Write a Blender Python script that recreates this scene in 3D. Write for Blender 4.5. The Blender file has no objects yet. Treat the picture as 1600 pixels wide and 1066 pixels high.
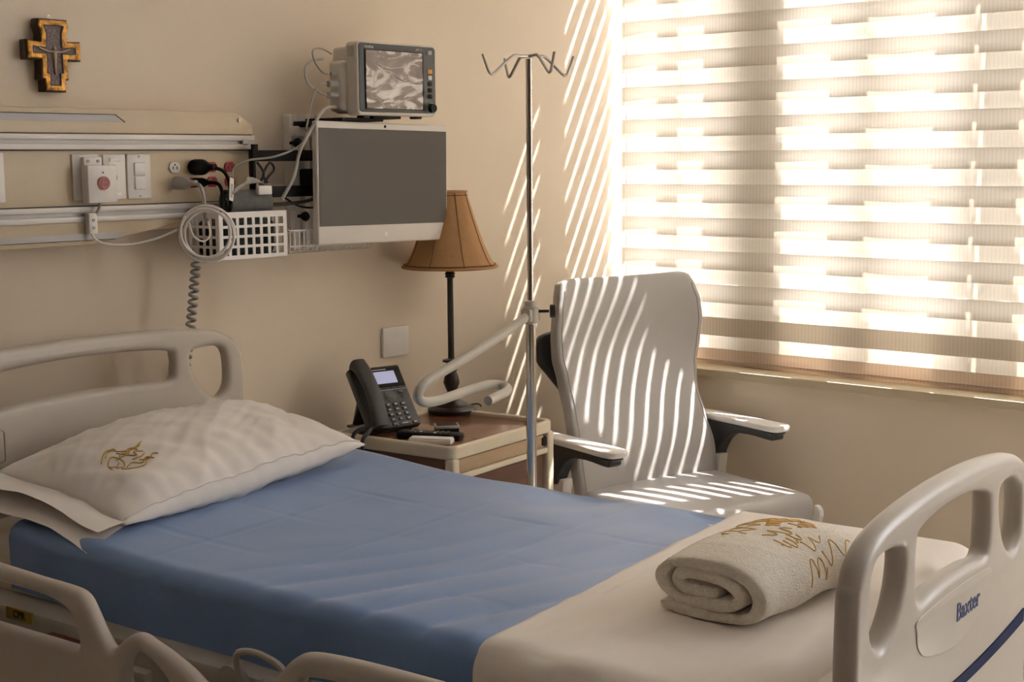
import bpy, bmesh, math, random
from mathutils import Vector, Matrix, noise
random.seed(7)
R = math.radians
scene = bpy.context.scene
COL = scene.collection

# ------------------------------------------------------------------ camera
CAM_POS = Vector((0.0, -3.18, 1.5))
_az, _pitch, _roll = R(41.0), R(7.26), R(0.5)
_F0 = Vector((math.cos(_az), math.sin(_az), 0)); _R0 = Vector((math.sin(_az), -math.cos(_az), 0)); _U0 = Vector((0, 0, 1))
_F = _F0 * math.cos(_pitch) - _U0 * math.sin(_pitch)
_U = _U0 * math.cos(_pitch) + _F0 * math.sin(_pitch)
_Rr = _R0 * math.cos(_roll) - _U * math.sin(_roll)
_Ur = _U * math.cos(_roll) + _R0 * math.sin(_roll)
cam = bpy.data.objects.new('camera', bpy.data.cameras.new('camera'))
COL.objects.link(cam)
m3 = Matrix((_Rr, _Ur, -_F)).transposed()
cam.matrix_world = Matrix.Translation(CAM_POS) @ m3.to_4x4()
cam.data.sensor_width = 36.0
cam.data.lens = 2222.0 / 1600.0 * 36.0
cam.data.clip_start = 0.02
scene.camera = cam

# ------------------------------------------------------------------ world, sun, exposure
world = bpy.data.worlds.new('world'); scene.world = world
world.use_nodes = True
bg = world.node_tree.nodes['Background']
bg.inputs['Color'].default_value = (0.97, 0.985, 1.02, 1)
bg.inputs['Strength'].default_value = 9.0
sun_data = bpy.data.lights.new('sun', 'SUN')
sun_data.energy = 25.0
sun_data.color = (1.0, 0.965, 0.92)
sun_data.angle = R(0.6)
sun = bpy.data.objects.new('sun', sun_data); COL.objects.link(sun)
SUN_DIR = Vector((-1.0, 0.62, -1.88)).normalized()
sun.rotation_euler = SUN_DIR.to_track_quat('-Z', 'Y').to_euler()
sun.location = (7, -4, 6)
scene.view_settings.view_transform = 'Standard'
scene.view_settings.look = 'None'
scene.view_settings.gamma = 1.0
scene.view_settings.use_curve_mapping = False
scene.view_settings.exposure = 0.74
scene.cycles.max_bounces = 10
scene.cycles.diffuse_bounces = 6
scene.cycles.transparent_max_bounces = 16
scene.cycles.use_denoising = True

# ------------------------------------------------------------------ materials
MATS = {}
def mat(name, col, rough=0.55, metal=0.0, noise_amt=0.0, noise_scale=20.0, bump=0.0, bump_scale=60.0, coat=0.0, spec=0.5, stretch=None):
    if name in MATS: return MATS[name]
    m = bpy.data.materials.new(name); m.use_nodes = True
    nt = m.node_tree; b = nt.nodes['Principled BSDF']
    b.inputs['Base Color'].default_value = (*col, 1)
    b.inputs['Roughness'].default_value = rough
    b.inputs['Metallic'].default_value = metal
    b.inputs['Specular IOR Level'].default_value = spec
    if coat: b.inputs['Coat Weight'].default_value = coat
    tc = nt.nodes.new('ShaderNodeTexCoord'); mp = nt.nodes.new('ShaderNodeMapping')
    nt.links.new(tc.outputs['Object'], mp.inputs['Vector'])
    if stretch: mp.inputs['Scale'].default_value = stretch
    n = nt.nodes.new('ShaderNodeTexNoise'); n.inputs['Scale'].default_value = noise_scale; n.inputs['Detail'].default_value = 4
    nt.links.new(mp.outputs['Vector'], n.inputs['Vector'])
    a = max(noise_amt, 0.02)
    r = nt.nodes.new('ShaderNodeMapRange')
    r.inputs['From Min'].default_value = 0.25; r.inputs['From Max'].default_value = 0.75
    r.inputs['To Min'].default_value = 1 - a; r.inputs['To Max'].default_value = 1 + a
    nt.links.new(n.outputs['Fac'], r.inputs['Value'])
    mx = nt.nodes.new('ShaderNodeVectorMath'); mx.operation = 'SCALE'
    mx.inputs[0].default_value = col
    nt.links.new(r.outputs['Result'], mx.inputs['Scale'])
    nt.links.new(mx.outputs['Vector'], b.inputs['Base Color'])
    if bump:
        n2 = nt.nodes.new('ShaderNodeTexNoise'); n2.inputs['Scale'].default_value = bump_scale; n2.inputs['Detail'].default_value = 3
        nt.links.new(mp.outputs['Vector'], n2.inputs['Vector'])
        bp = nt.nodes.new('ShaderNodeBump'); bp.inputs['Strength'].default_value = bump; bp.inputs['Distance'].default_value = 0.003
        nt.links.new(n2.outputs['Fac'], bp.inputs['Height']); nt.links.new(bp.outputs['Normal'], b.inputs['Normal'])
    MATS[name] = m
    return m

def mat_emit(name, col, strength):
    m = bpy.data.materials.new(name); m.use_nodes = True
    b = m.node_tree.nodes['Principled BSDF']
    b.inputs['Base Color'].default_value = (*col, 1)
    b.inputs['Emission Color'].default_value = (*col, 1)
    b.inputs['Emission Strength'].default_value = strength
    return m

def mat_cloth(name, dif, trans, transp=0.0, mixf=0.5, weave=24.0):
    """thin cloth: diffuse + translucent (+ open weave transparency), with a fine rib along it"""
    m = bpy.data.materials.new(name); m.use_nodes = True
    nt = m.node_tree; nt.nodes.remove(nt.nodes['Principled BSDF'])
    out = nt.nodes['Material Output']
    tc = nt.nodes.new('ShaderNodeTexCoord')
    w = nt.nodes.new('ShaderNodeTexWave'); w.bands_direction = 'Y'; w.inputs['Scale'].default_value = weave
    w.inputs['Distortion'].default_value = 0.4; w.inputs['Detail'].default_value = 1.0
    nt.links.new(tc.outputs['Object'], w.inputs['Vector'])
    r = nt.nodes.new('ShaderNodeMapRange'); r.inputs['To Min'].default_value = 0.93; r.inputs['To Max'].default_value = 1.04
    nt.links.new(w.outputs['Fac'], r.inputs['Value'])
    def scaled(c):
        v = nt.nodes.new('ShaderNodeVectorMath'); v.operation = 'SCALE'; v.inputs[0].default_value = c
        nt.links.new(r.outputs['Result'], v.inputs['Scale']); return v.outputs['Vector']
    d = nt.nodes.new('ShaderNodeBsdfDiffuse'); nt.links.new(scaled(dif), d.inputs['Color'])
    t = nt.nodes.new('ShaderNodeBsdfTranslucent'); nt.links.new(scaled(trans), t.inputs['Color'])
    mx = nt.nodes.new('ShaderNodeMixShader'); mx.inputs['Fac'].default_value = mixf
    nt.links.new(d.outputs[0], mx.inputs[1]); nt.links.new(t.outputs[0], mx.inputs[2])
    last = mx.outputs[0]
    if transp:
        tr = nt.nodes.new('ShaderNodeBsdfTransparent')
        m2 = nt.nodes.new('ShaderNodeMixShader'); m2.inputs['Fac'].default_value = transp
        nt.links.new(last, m2.inputs[1]); nt.links.new(tr.outputs[0], m2.inputs[2]); last = m2.outputs[0]
    nt.links.new(last, out.inputs['Surface'])
    return m

def mat_glass(name, gloss=0.08, tint=(1, 1, 1)):
    m = bpy.data.materials.new(name); m.use_nodes = True
    nt = m.node_tree; nt.nodes.remove(nt.nodes['Principled BSDF'])
    tr = nt.nodes.new('ShaderNodeBsdfTransparent'); tr.inputs['Color'].default_value = (*tint, 1)
    gl = nt.nodes.new('ShaderNodeBsdfGlossy'); gl.inputs['Roughness'].default_value = 0.02
    mx = nt.nodes.new('ShaderNodeMixShader'); mx.inputs['Fac'].default_value = gloss
    nt.links.new(tr.outputs[0], mx.inputs[1]); nt.links.new(gl.outputs[0], mx.inputs[2])
    nt.links.new(mx.outputs[0], nt.nodes['Material Output'].inputs['Surface'])
    return m

M_WALL = mat('wall_paint', (0.755, 0.65, 0.515), 0.6, noise_amt=0.025, noise_scale=3, bump=0.05, bump_scale=180)
M_CEIL = mat('ceiling_paint', (0.86, 0.85, 0.83), 0.8)
M_FLOOR = mat('floor_vinyl', (0.60, 0.555, 0.50), 0.35, noise_amt=0.08, noise_scale=8)
M_PANEL = mat('panel_laminate', (0.60, 0.49, 0.33), 0.4, noise_amt=0.03, noise_scale=30)
M_SLOT = mat('slot_diffuser', (0.45, 0.42, 0.40), 0.35)
M_ALU = mat('brushed_aluminium', (0.58, 0.55, 0.52), 0.5, metal=0.3, noise_amt=0.05, noise_scale=40, stretch=(0.3, 8, 8))
M_TRACK = mat('track_aluminium', (0.78, 0.76, 0.73), 0.4, metal=0.25)
M_ALU_D = mat('rail_groove', (0.38, 0.36, 0.34), 0.45, metal=0.5)
M_STEEL = mat('polished_steel', (0.62, 0.60, 0.57), 0.16, metal=1.0)
M_CHROME = mat('dull_steel', (0.50, 0.47, 0.43), 0.3, metal=0.9)
M_WHITE = mat('white_plastic', (0.78, 0.75, 0.71), 0.35)
M_WHITE_M = mat('white_metal', (0.80, 0.78, 0.75), 0.35)
M_BEDPL = mat('bed_plastic', (0.50, 0.45, 0.39), 0.36, noise_amt=0.02)
M_BEDFR = mat('bed_frame_grey', (0.42, 0.39, 0.34), 0.45)
M_BEDDK = mat('bed_dark', (0.05, 0.05, 0.055), 0.5)
M_BLACK = mat('black_plastic', (0.010, 0.010, 0.011), 0.55, spec=0.2)
M_BLACK_R = mat('black_rubber', (0.02, 0.02, 0.022), 0.55)
M_GREYPL = mat('grey_plastic', (0.40, 0.38, 0.35), 0.45)
M_CORDG = mat('grey_cord', (0.36, 0.35, 0.31), 0.5)
M_CORDW = mat('white_cord', (0.82, 0.78, 0.73), 0.45)
M_CUFF = mat('cuff_fabric', (0.15, 0.152, 0.14), 0.9, noise_amt=0.15, noise_scale=90, bump=0.4, bump_scale=400)
M_RED = mat('red_outlet', (0.42, 0.03, 0.03), 0.4)
M_REDB = mat('red_button', (0.36, 0.04, 0.035), 0.4)
M_DARK = mat('dark_slot', (0.02, 0.018, 0.016), 0.6)
M_BRASS = mat('screw_metal', (0.55, 0.5, 0.42), 0.3, metal=0.9)
M_BLUE = mat('blue_sheet', (0.155, 0.270, 0.515), 0.46, noise_amt=0.04, noise_scale=6, bump=0.08, bump_scale=350, spec=0.6)
M_BLUE.node_tree.nodes['Principled BSDF'].inputs['Sheen Weight'].default_value = 0.35
M_BLUE.node_tree.nodes['Principled BSDF'].inputs['Sheen Roughness'].default_value = 0.4
M_SHEET = mat('cream_blanket', (0.80, 0.735, 0.665), 0.8, noise_amt=0.02, noise_scale=8, bump=0.1, bump_scale=420, stretch=(1, 6, 1))
M_PILLOW = mat('pillow_cotton', (0.745, 0.70, 0.66), 0.8, noise_amt=0.02, noise_scale=10, bump=0.06, bump_scale=400)
M_MATT = mat('mattress_cover', (0.74, 0.68, 0.60), 0.7)
M_TOWEL = mat('terry_towel', (0.83, 0.765, 0.66), 0.95, noise_amt=0.06, noise_scale=120, bump=1.0, bump_scale=330)
M_GOLD = mat('gold_thread', (0.55, 0.34, 0.06), 0.4)
M_GOLDT = mat('gold_thread_light', (0.78, 0.50, 0.16), 0.4)
M_TABLE = mat('table_laminate', (0.20, 0.082, 0.045), 0.22, noise_amt=0.18, noise_scale=9, stretch=(1, 7, 1), coat=0.3)
M_TBODY = mat('table_body', (0.115, 0.052, 0.032), 0.35, noise_amt=0.2, noise_scale=9, stretch=(1, 1, 7))
M_TRIM = mat('table_trim', (0.66, 0.58, 0.44), 0.38)
M_DRAWER = mat('drawer_front', (0.42, 0.30, 0.18), 0.4, noise_amt=0.1, noise_scale=10, stretch=(1, 1, 8))
M_SHADE = mat('lamp_shade_cloth', (0.43, 0.235, 0.10), 0.85, noise_amt=0.06, noise_scale=60, bump=0.15, bump_scale=500)
M_SHTRIM = mat('shade_trim', (0.15, 0.06, 0.03), 0.7)
M_BRONZE = mat('lamp_bronze', (0.028, 0.022, 0.02), 0.3, metal=0.3)
M_PHONE = mat('phone_plastic', (0.045, 0.043, 0.042), 0.42)
M_KEY = mat('phone_key', (0.09, 0.09, 0.09), 0.35)
M_PRINT = mat('pale_print', (0.6, 0.6, 0.58), 0.5)
M_CHAIR = mat('chair_vinyl', (0.43, 0.41, 0.39), 0.36, noise_amt=0.015, bump=0.04, bump_scale=260)
M_CHFR = mat('chair_frame', (0.78, 0.76, 0.72), 0.35)
M_ARMD = mat('armrest_dark', (0.03, 0.034, 0.038), 0.4)
M_HANDLE = mat('pole_handle_plastic', (0.50, 0.46, 0.385), 0.28)
M_ICON_G = mat('icon_gold', (0.42, 0.20, 0.035), 0.34, metal=0.6, noise_amt=0.85, noise_scale=70, bump=0.8, bump_scale=120)
M_ICON_D = mat('icon_dark_wood', (0.035, 0.022, 0.014), 0.5, noise_amt=0.3)
M_ICON_P = mat('icon_panel', (0.17, 0.125, 0.12), 0.6, noise_amt=0.55, noise_scale=160)
M_ICON_F = mat('icon_figure', (0.50, 0.38, 0.27), 0.6)
M_BEZEL = mat('monitor_bezel', (0.055, 0.057, 0.06), 0.35)
M_SCREEN = mat('screen_off', (0.055, 0.043, 0.034), 0.32)
M_DISPW = mat('display_white', (0.70, 0.65, 0.60), 0.35)
M_MONC = mat('monitor_case', (0.66, 0.61, 0.54), 0.4)
M_YEL = mat('yellow_label', (0.36, 0.27, 0.035), 0.5)
M_NAVY = mat('navy_stripe', (0.012, 0.022, 0.07), 0.7, spec=0.1)
M_TEXTB = mat('text_blue', (0.03, 0.06, 0.17), 0.5)
M_TEXTK = mat('text_black', (0.02, 0.02, 0.02), 0.5)
M_GREEN = mat('text_green', (0.02, 0.16, 0.06), 0.5)
M_LCD = mat_emit('phone_lcd', (0.42, 0.44, 0.66), 0.25)
M_ORANGE = mat('orange_key', (0.75, 0.33, 0.04), 0.4)
M_TEAL = mat('knob_ring', (0.25, 0.5, 0.55), 0.3)
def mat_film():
    m = bpy.data.materials.new('film_painted_reflections'); m.use_nodes = True; nt = m.node_tree; b = nt.nodes['Principled BSDF']
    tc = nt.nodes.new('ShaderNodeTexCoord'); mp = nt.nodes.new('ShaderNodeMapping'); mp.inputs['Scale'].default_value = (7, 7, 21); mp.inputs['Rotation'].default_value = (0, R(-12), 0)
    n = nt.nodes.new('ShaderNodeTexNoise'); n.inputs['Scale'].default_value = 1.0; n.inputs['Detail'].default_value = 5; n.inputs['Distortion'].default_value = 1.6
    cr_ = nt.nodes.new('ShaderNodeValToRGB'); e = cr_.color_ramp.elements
    e[0].position = .40; e[0].color = (.20, .155, .13, 1); e[1].position = .62; e[1].color = (.74, .70, .66, 1)  # bright reflections on the film painted as pale and brown patches
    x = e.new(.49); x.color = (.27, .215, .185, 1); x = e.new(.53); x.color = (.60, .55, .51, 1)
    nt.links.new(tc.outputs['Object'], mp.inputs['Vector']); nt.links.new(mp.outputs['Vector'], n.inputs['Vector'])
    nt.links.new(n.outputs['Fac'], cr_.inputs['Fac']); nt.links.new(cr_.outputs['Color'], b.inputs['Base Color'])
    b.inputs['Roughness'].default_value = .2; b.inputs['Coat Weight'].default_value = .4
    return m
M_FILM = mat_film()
M_FILMW = mat('film_crease_glint', (0.80, 0.76, 0.72), 0.3)  # crease lines coloured pale to stand for glints on the film
M_FABRIC = mat_cloth('blind_fabric', (0.71, 0.63, 0.515), (0.31, 0.275, 0.228), 0.0, 0.50)
M_SHEER = mat_cloth('blind_sheer', (0.80, 0.77, 0.73), (0.36, 0.345, 0.325), 0.72, 0.5)
M_HEM = mat_cloth('blind_hem', (0.62, 0.52, 0.43), (0.50, 0.40, 0.32), 0.0, 0.45)
M_GLASS = mat_glass('window_glass', 0.06)
M_SILL = mat('sill_paint', (0.56, 0.48, 0.34), 0.65, spec=0.2)
M_FRAMEW = mat('window_frame_paint', (0.75, 0.73, 0.70), 0.4)

# ------------------------------------------------------------------ helpers
def tag(o, label=None, cat=None, group=None, kind=None):
    if label: o['label'] = label
    if cat: o['category'] = cat
    if group: o['group'] = group
    if kind: o['kind'] = kind
    return o
def thing(name, label, cat, loc=(0, 0, 0), rz=0.0, group=None):
    o = bpy.data.objects.new(name, None); COL.objects.link(o)
    o.location = loc; o.rotation_euler = (0, 0, rz); o.empty_display_size = 0.05
    return tag(o, label, cat, group)
def obj(name, me, m, parent=None, smooth=40, label=None):
    if isinstance(me, bmesh.types.BMesh):
        bm = me; me = bpy.data.meshes.new(name)
        bmesh.ops.recalc_face_normals(bm, faces=bm.faces)
        bm.to_mesh(me); bm.free()
    if smooth:
        for p in me.polygons: p.use_smooth = True
        if smooth < 180: me.set_sharp_from_angle(angle=R(smooth))
    me.materials.clear(); me.materials.append(m)
    o = bpy.data.objects.new(name, me); COL.objects.link(o)
    if parent is not None: o.parent = parent
    if label: o['label'] = label
    return o
def xf(bm, verts, loc=(0, 0, 0), rot=(0, 0, 0)):
    from mathutils import Euler
    bmesh.ops.transform(bm, matrix=Matrix.Translation(loc) @ Euler(rot).to_matrix().to_4x4(), verts=verts)
def box(bm, lo, hi, bev=0.0, seg=2, loc=None, rot=None):
    r = bmesh.ops.create_cube(bm, size=1.0)
    vs = r['verts']
    for v in vs:
        v.co = Vector((lo[i] + (v.co[i] + 0.5) * (hi[i] - lo[i]) for i in range(3)))
    if bev:
        es = list({e for v in vs for e in v.link_edges})
        rb = bmesh.ops.bevel(bm, geom=es, offset=bev, segments=seg, profile=0.5, affect='EDGES')
        vs = list({v for f in rb['faces'] for v in f.verts} | {v for v in vs if v.is_valid})
    if loc or rot: xf(bm, vs, loc or (0, 0, 0), rot or (0, 0, 0))
    return vs
def bx(lo, hi, bev=0.0, seg=2, loc=None, rot=None):
    bm = bmesh.new(); box(bm, lo, hi, bev, seg, loc, rot); return bm
def smooth_path(pts, n=6, closed=False):
    P = [Vector(p) for p in pts]; out = []
    N = len(P); rng = N if closed else N - 1
    for i in range(rng):
        if closed: a, b, c, d = P[(i - 1) % N], P[i], P[(i + 1) % N], P[(i + 2) % N]
        else: a, b, c, d = P[max(i - 1, 0)], P[i], P[i + 1], P[min(i + 2, N - 1)]
        for k in range(n):
            t = k / n
            out.append(0.5 * ((2 * b) + (c - a) * t + (2 * a - 5 * b + 4 * c - d) * t * t + (3 * b - a - 3 * c + d) * t ** 3))
    if not closed: out.append(P[-1])
    return out
def tube(bm, pts, r, seg=8, closed=False, caps=True, flat=None):
    P = [Vector(p) for p in pts]; n = len(P); rings = []
    prev = None
    for i in range(n):
        if closed: t = (P[(i + 1) % n] - P[i - 1])
        else: t = P[min(i + 1, n - 1)] - P[max(i - 1, 0)]
        if t.length < 1e-9: t = Vector((0, 0, 1))
        t.normalize()
        if prev is None:
            up = Vector((0, 0, 1)) if abs(t.z) < 0.9 else Vector((1, 0, 0))
            a = t.cross(up).normalized()
        else:
            a = prev - t * prev.dot(t)
            a = a.normalized() if a.length > 1e-6 else t.orthogonal().normalized()
        prev = a; b = t.cross(a)
        rr = r(i / (n - 1 if n > 1 else 1)) if callable(r) else r
        rings.append([bm.verts.new(P[i] + (a * math.cos(2 * math.pi * k / seg) + b * math.sin(2 * math.pi * k / seg)) * rr) for k in range(seg)])
    for i in range(n if closed else n - 1):
        A, B = rings[i], rings[(i + 1) % n]
        for k in range(seg):
            try: bm.faces.new((A[k], A[(k + 1) % seg], B[(k + 1) % seg], B[k]))
            except ValueError: pass
    if caps and not closed:
        bm.faces.new(rings[0][::-1]); bm.faces.new(rings[-1])
    return bm
def tb(pts, r, seg=8, closed=False, n=0):
    bm = bmesh.new()
    tube(bm, smooth_path(pts, n, closed) if n else pts, r, seg, closed); return bm
def lathe(bm, prof, seg=24, c=(0, 0, 0), squash=1.0):
    rings = []
    for (r, z) in prof:
        rings.append([bm.verts.new((c[0] + max(r, 1e-4) * math.cos(2 * math.pi * k / seg), c[1] + squash * max(r, 1e-4) * math.sin(2 * math.pi * k / seg), c[2] + z)) for k in range(seg)])
    for A, B in zip(rings, rings[1:]):
        for k in range(seg): bm.faces.new((A[k], A[(k + 1) % seg], B[(k + 1) % seg], B[k]))
    bm.faces.new(rings[0][::-1]); bm.faces.new(rings[-1])
    return bm
def lt(prof, seg=24, c=(0, 0, 0)):
    return lathe(bmesh.new(), prof, seg, c)
def cyl(bm, c, r, h, axis='z', seg=16, r2=None):
    """cylinder from c along axis for h"""
    vs0 = set(bm.verts)
    lathe(bm, [(r, 0), (r if r2 is None else r2, h)], seg)
    vs = [v for v in bm.verts if v not in vs0]
    rot = {'z': (0, 0, 0), 'y': (R(-90), 0, 0), '-y': (R(90), 0, 0), 'x': (0, R(90), 0), '-x': (0, R(-90), 0)}[axis]
    xf(bm, vs, c, rot); return bm
def cy(c, r, h, axis='z', seg=16, r2=None):
    return cyl(bmesh.new(), c, r, h, axis, seg, r2)
def flatshape(splines, extrude, bevel=0.0, res=3, rot=None, loc=None):
    """plate with holes from 2D outlines (x,y) -> mesh; thickness 2*(extrude+bevel) about z=0"""
    cu = bpy.data.curves.new('tmp', 'CURVE'); cu.dimensions = '2D'; cu.fill_mode = 'BOTH'
    cu.extrude = extrude; cu.bevel_depth = bevel; cu.bevel_resolution = res; cu.offset = -bevel
    for pts in splines:
        s = cu.splines.new('POLY'); s.points.add(len(pts) - 1)
        for p, q in zip(s.points, pts): p.co = (q[0], q[1], 0, 1)
        s.use_cyclic_u = True
    o = bpy.data.objects.new('tmp', cu); COL.objects.link(o)
    dg = bpy.context.evaluated_depsgraph_get(); dg.update()
    me = bpy.data.meshes.new_from_object(o.evaluated_get(dg))
    bpy.data.objects.remove(o); bpy.data.curves.remove(cu)
    bm = bmesh.new(); bm.from_mesh(me); bpy.data.meshes.remove(me)
    bmesh.ops.remove_doubles(bm, verts=bm.verts, dist=1e-5)
    if rot or loc: xf(bm, bm.verts, loc or (0, 0, 0), rot or (0, 0, 0))
    return bm
def text_bm(s, size, extrude=0.0004, bold=0.0, loc=(0, 0, 0), rot=(0, 0, 0), sx=1.0):
    cu = bpy.data.curves.new('tmp', 'FONT'); cu.body = s; cu.size = size; cu.extrude = extrude; cu.offset = bold
    cu.align_x = 'CENTER'; cu.align_y = 'CENTER'; cu.resolution_u = 3
    o = bpy.data.objects.new('tmp', cu); COL.objects.link(o)
    dg = bpy.context.evaluated_depsgraph_get(); dg.update()
    me = bpy.data.meshes.new_from_object(o.evaluated_get(dg))
    bpy.data.objects.remove(o); bpy.data.curves.remove(cu)
    bm = bmesh.new(); bm.from_mesh(me); bpy.data.meshes.remove(me)
    for v in bm.verts: v.co.x *= sx
    xf(bm, bm.verts, loc, rot)
    return bm
def rrect(x0, y0, x1, y1, r, n=5):
    pts = []
    for cx, cyy, a0 in ((x1 - r, y1 - r, 0), (x0 + r, y1 - r, 90), (x0 + r, y0 + r, 180), (x1 - r, y0 + r, 270)):
        for k in range(n + 1):
            a = R(a0 + 90 * k / n); pts.append((cx + r * math.cos(a), cyy + r * math.sin(a)))
    return pts
def grid(bm, nu, nv, f):
    V = [[bm.verts.new(f(i / nu, j / nv)) for j in range(nv + 1)] for i in range(nu + 1)]
    for i in range(nu):
        for j in range(nv): bm.faces.new((V[i][j], V[i + 1][j], V[i + 1][j + 1], V[i][j + 1]))
    return bm
def nz(x, y, z=0.0): return noise.noise(Vector((x, y, z)))
def sst(a, b, x):
    t = max(0.0, min(1.0, (x - a) / (b - a))); return t * t * (3 - 2 * t)
FRONT = (R(90), 0, 0)      # turns an (x,y) drawing into the (x,z) plane facing -y

# ------------------------------------------------------------------ room shell
XW = 4.165                 # window wall face
X0, Y0, H = -2.6, -5.4, 3.05
def struct(name, bm, m): return tag(obj(name, bm, m, smooth=0), kind='structure')
struct('floor', bx((X0 - .1, Y0 - .1, -.1), (XW + .36, .1, 0)), M_FLOOR)
struct('ceiling', bx((X0 - .1, Y0 - .1, H), (XW + .36, .1, H + .1)), M_CEIL)
struct('wall_back', bx((X0 - .1, 0, 0), (XW + .36, .12, H)), M_WALL)
M_UNSEENW = mat('dark_unseen_wall', (0.19, 0.13, 0.085), 0.5, noise_amt=0.15, noise_scale=6, stretch=(6, 6, 1))  # out-of-view walls coloured dark brown to cut the bounce light
struct('wall_left', bx((X0 - .12, Y0, 0), (X0, 0, H)), M_UNSEENW)
struct('wall_front', bx((X0 - .1, Y0 - .12, 0), (XW + .36, Y0, H)), M_UNSEENW)
WY1, WZ0, WZ1 = -2.75, 0.765, 2.90      # first window opening: y from 0 to WY1
W2A, W2B = -3.30, -4.10                  # unseen second window, added along the same wall for extra daylight
bm = bmesh.new()
box(bm, (XW, Y0, 0), (XW + .28, 0, WZ0))
box(bm, (XW, Y0, WZ1), (XW + .28, 0, H))
box(bm, (XW, W2A, WZ0), (XW + .28, WY1, WZ1))
box(bm, (XW, Y0, WZ0), (XW + .28, W2B, WZ1))
struct('wall_right', bm, M_WALL)
struct('baseboard_back', bx((X0, -.015, 0), (XW, 0, .1), .004), M_TRIM)
struct('baseboard_right', bx((XW - .015, Y0, 0), (XW, -.015, .1), .004), M_TRIM)
# windows: frame, uprights of different widths, panes
FX0, FX1 = XW + .180, XW + .230
def window(name, ups):
    win = tag(thing(name, None, None), kind='structure'); y1, y0 = ups[0][0], ups[-1][1]
    for z0 in (WZ0, WZ1 - .05): obj('window_frame', bx((FX0, y0, z0), (FX1, y1, z0 + .05), .004), M_FRAMEW, win, 0)
    for a, b in ups: obj('mullion', bx((FX0, b, WZ0 + .05), (FX1, a, WZ1 - .05), .004), M_FRAMEW, win, 0)
    for (a, b), (c, d) in zip(ups, ups[1:]): obj('pane', bx((FX0 + .022, c, WZ0 + .05), (FX0 + .026, b, WZ1 - .05)), M_GLASS, win, 0)
    obj('window_sill', bx((XW - .022, y0 - .03 , WZ0 - .022), (FX0, min(y1 + .03, -.0005), WZ0 + .006), .003), M_SILL, win, 30)
window('window_1', [(0.0, -.05), (-.270, -.335), (-.470, -.735), (-.961, -1.066), (-1.319, -1.420), (-1.462, -1.566), (-1.80, -1.90), (-2.25, -2.36), (-2.70, WY1)])
window('added_window', [(W2A, W2A - .05), (W2B + .05, W2B)])

# ------------------------------------------------------------------ zebra roller blind
blind = thing('roller_blind', 'beige striped day and night roller blind covering the sunlit window', 'blind', (XW + .085, 0, 0))
BY0, BY1 = -.028, -2.70
PER, FAB = .1168, .0655
def band(name, z0, z1, xoff, wav, m, rear):
    bm = bmesh.new(); ny = 60
    def f(a, b):
        y = BY0 + (BY1 - BY0) * a
        x = xoff + wav * (0.6 * math.sin(y * 5.1 + 1.0) + 0.4 * math.sin(y * 11.3 + 2)) * 1.0
        return (x, y, z0 + (z1 - z0) * b)
    grid(bm, ny, 1, f); return obj(name, bm, m, blind, 180)
zt = 1.8756                       # a cloth band's upper edge at this height
ZB = WZ1 - .02
k0 = int((ZB - zt) / PER); ztop = zt + k0 * PER
kk = 0; z = ztop
while z - FAB > .83:
    band('cloth_stripe', z - FAB, z, 0.0, .0012, M_FABRIC, False)
    lo = max(z - PER, .83)
    band('sheer_stripe', lo, z - FAB, 0.0, .0012, M_SHEER, False)
    z -= PER
band('hem', .785, .83, 0.0, .0, M_HEM, False)
# rear layer, half a period lower
z = ztop + PER - .053
while z - FAB > 1.05:
    band('rear_cloth_stripe', z - FAB, min(z, ZB), .022, .0075, M_FABRIC, True)
    band('rear_sheer_stripe', max(z - PER, .80), z - FAB, .022, .0075, M_SHEER, True)
    z -= PER
band('rear_cloth_stripe', .80, z, .022, .002, M_FABRIC, True)
obj('bottom_bar', bx((-.004, BY1, .775), (.03, BY0, .790), .003), M_HEM, blind, 30)
obj('cassette', bx((-.02, BY1 - .02, WZ1 - .055), (.06, BY0 + .02, WZ1 - .001), .008), M_WHITE, blind, 30)
obj('lift_cord', tb([(.012, BY0 - .012, WZ1 - .06), (.012, BY0 - .012, 1.0)], .0022, 6), M_CORDG, blind)

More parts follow.
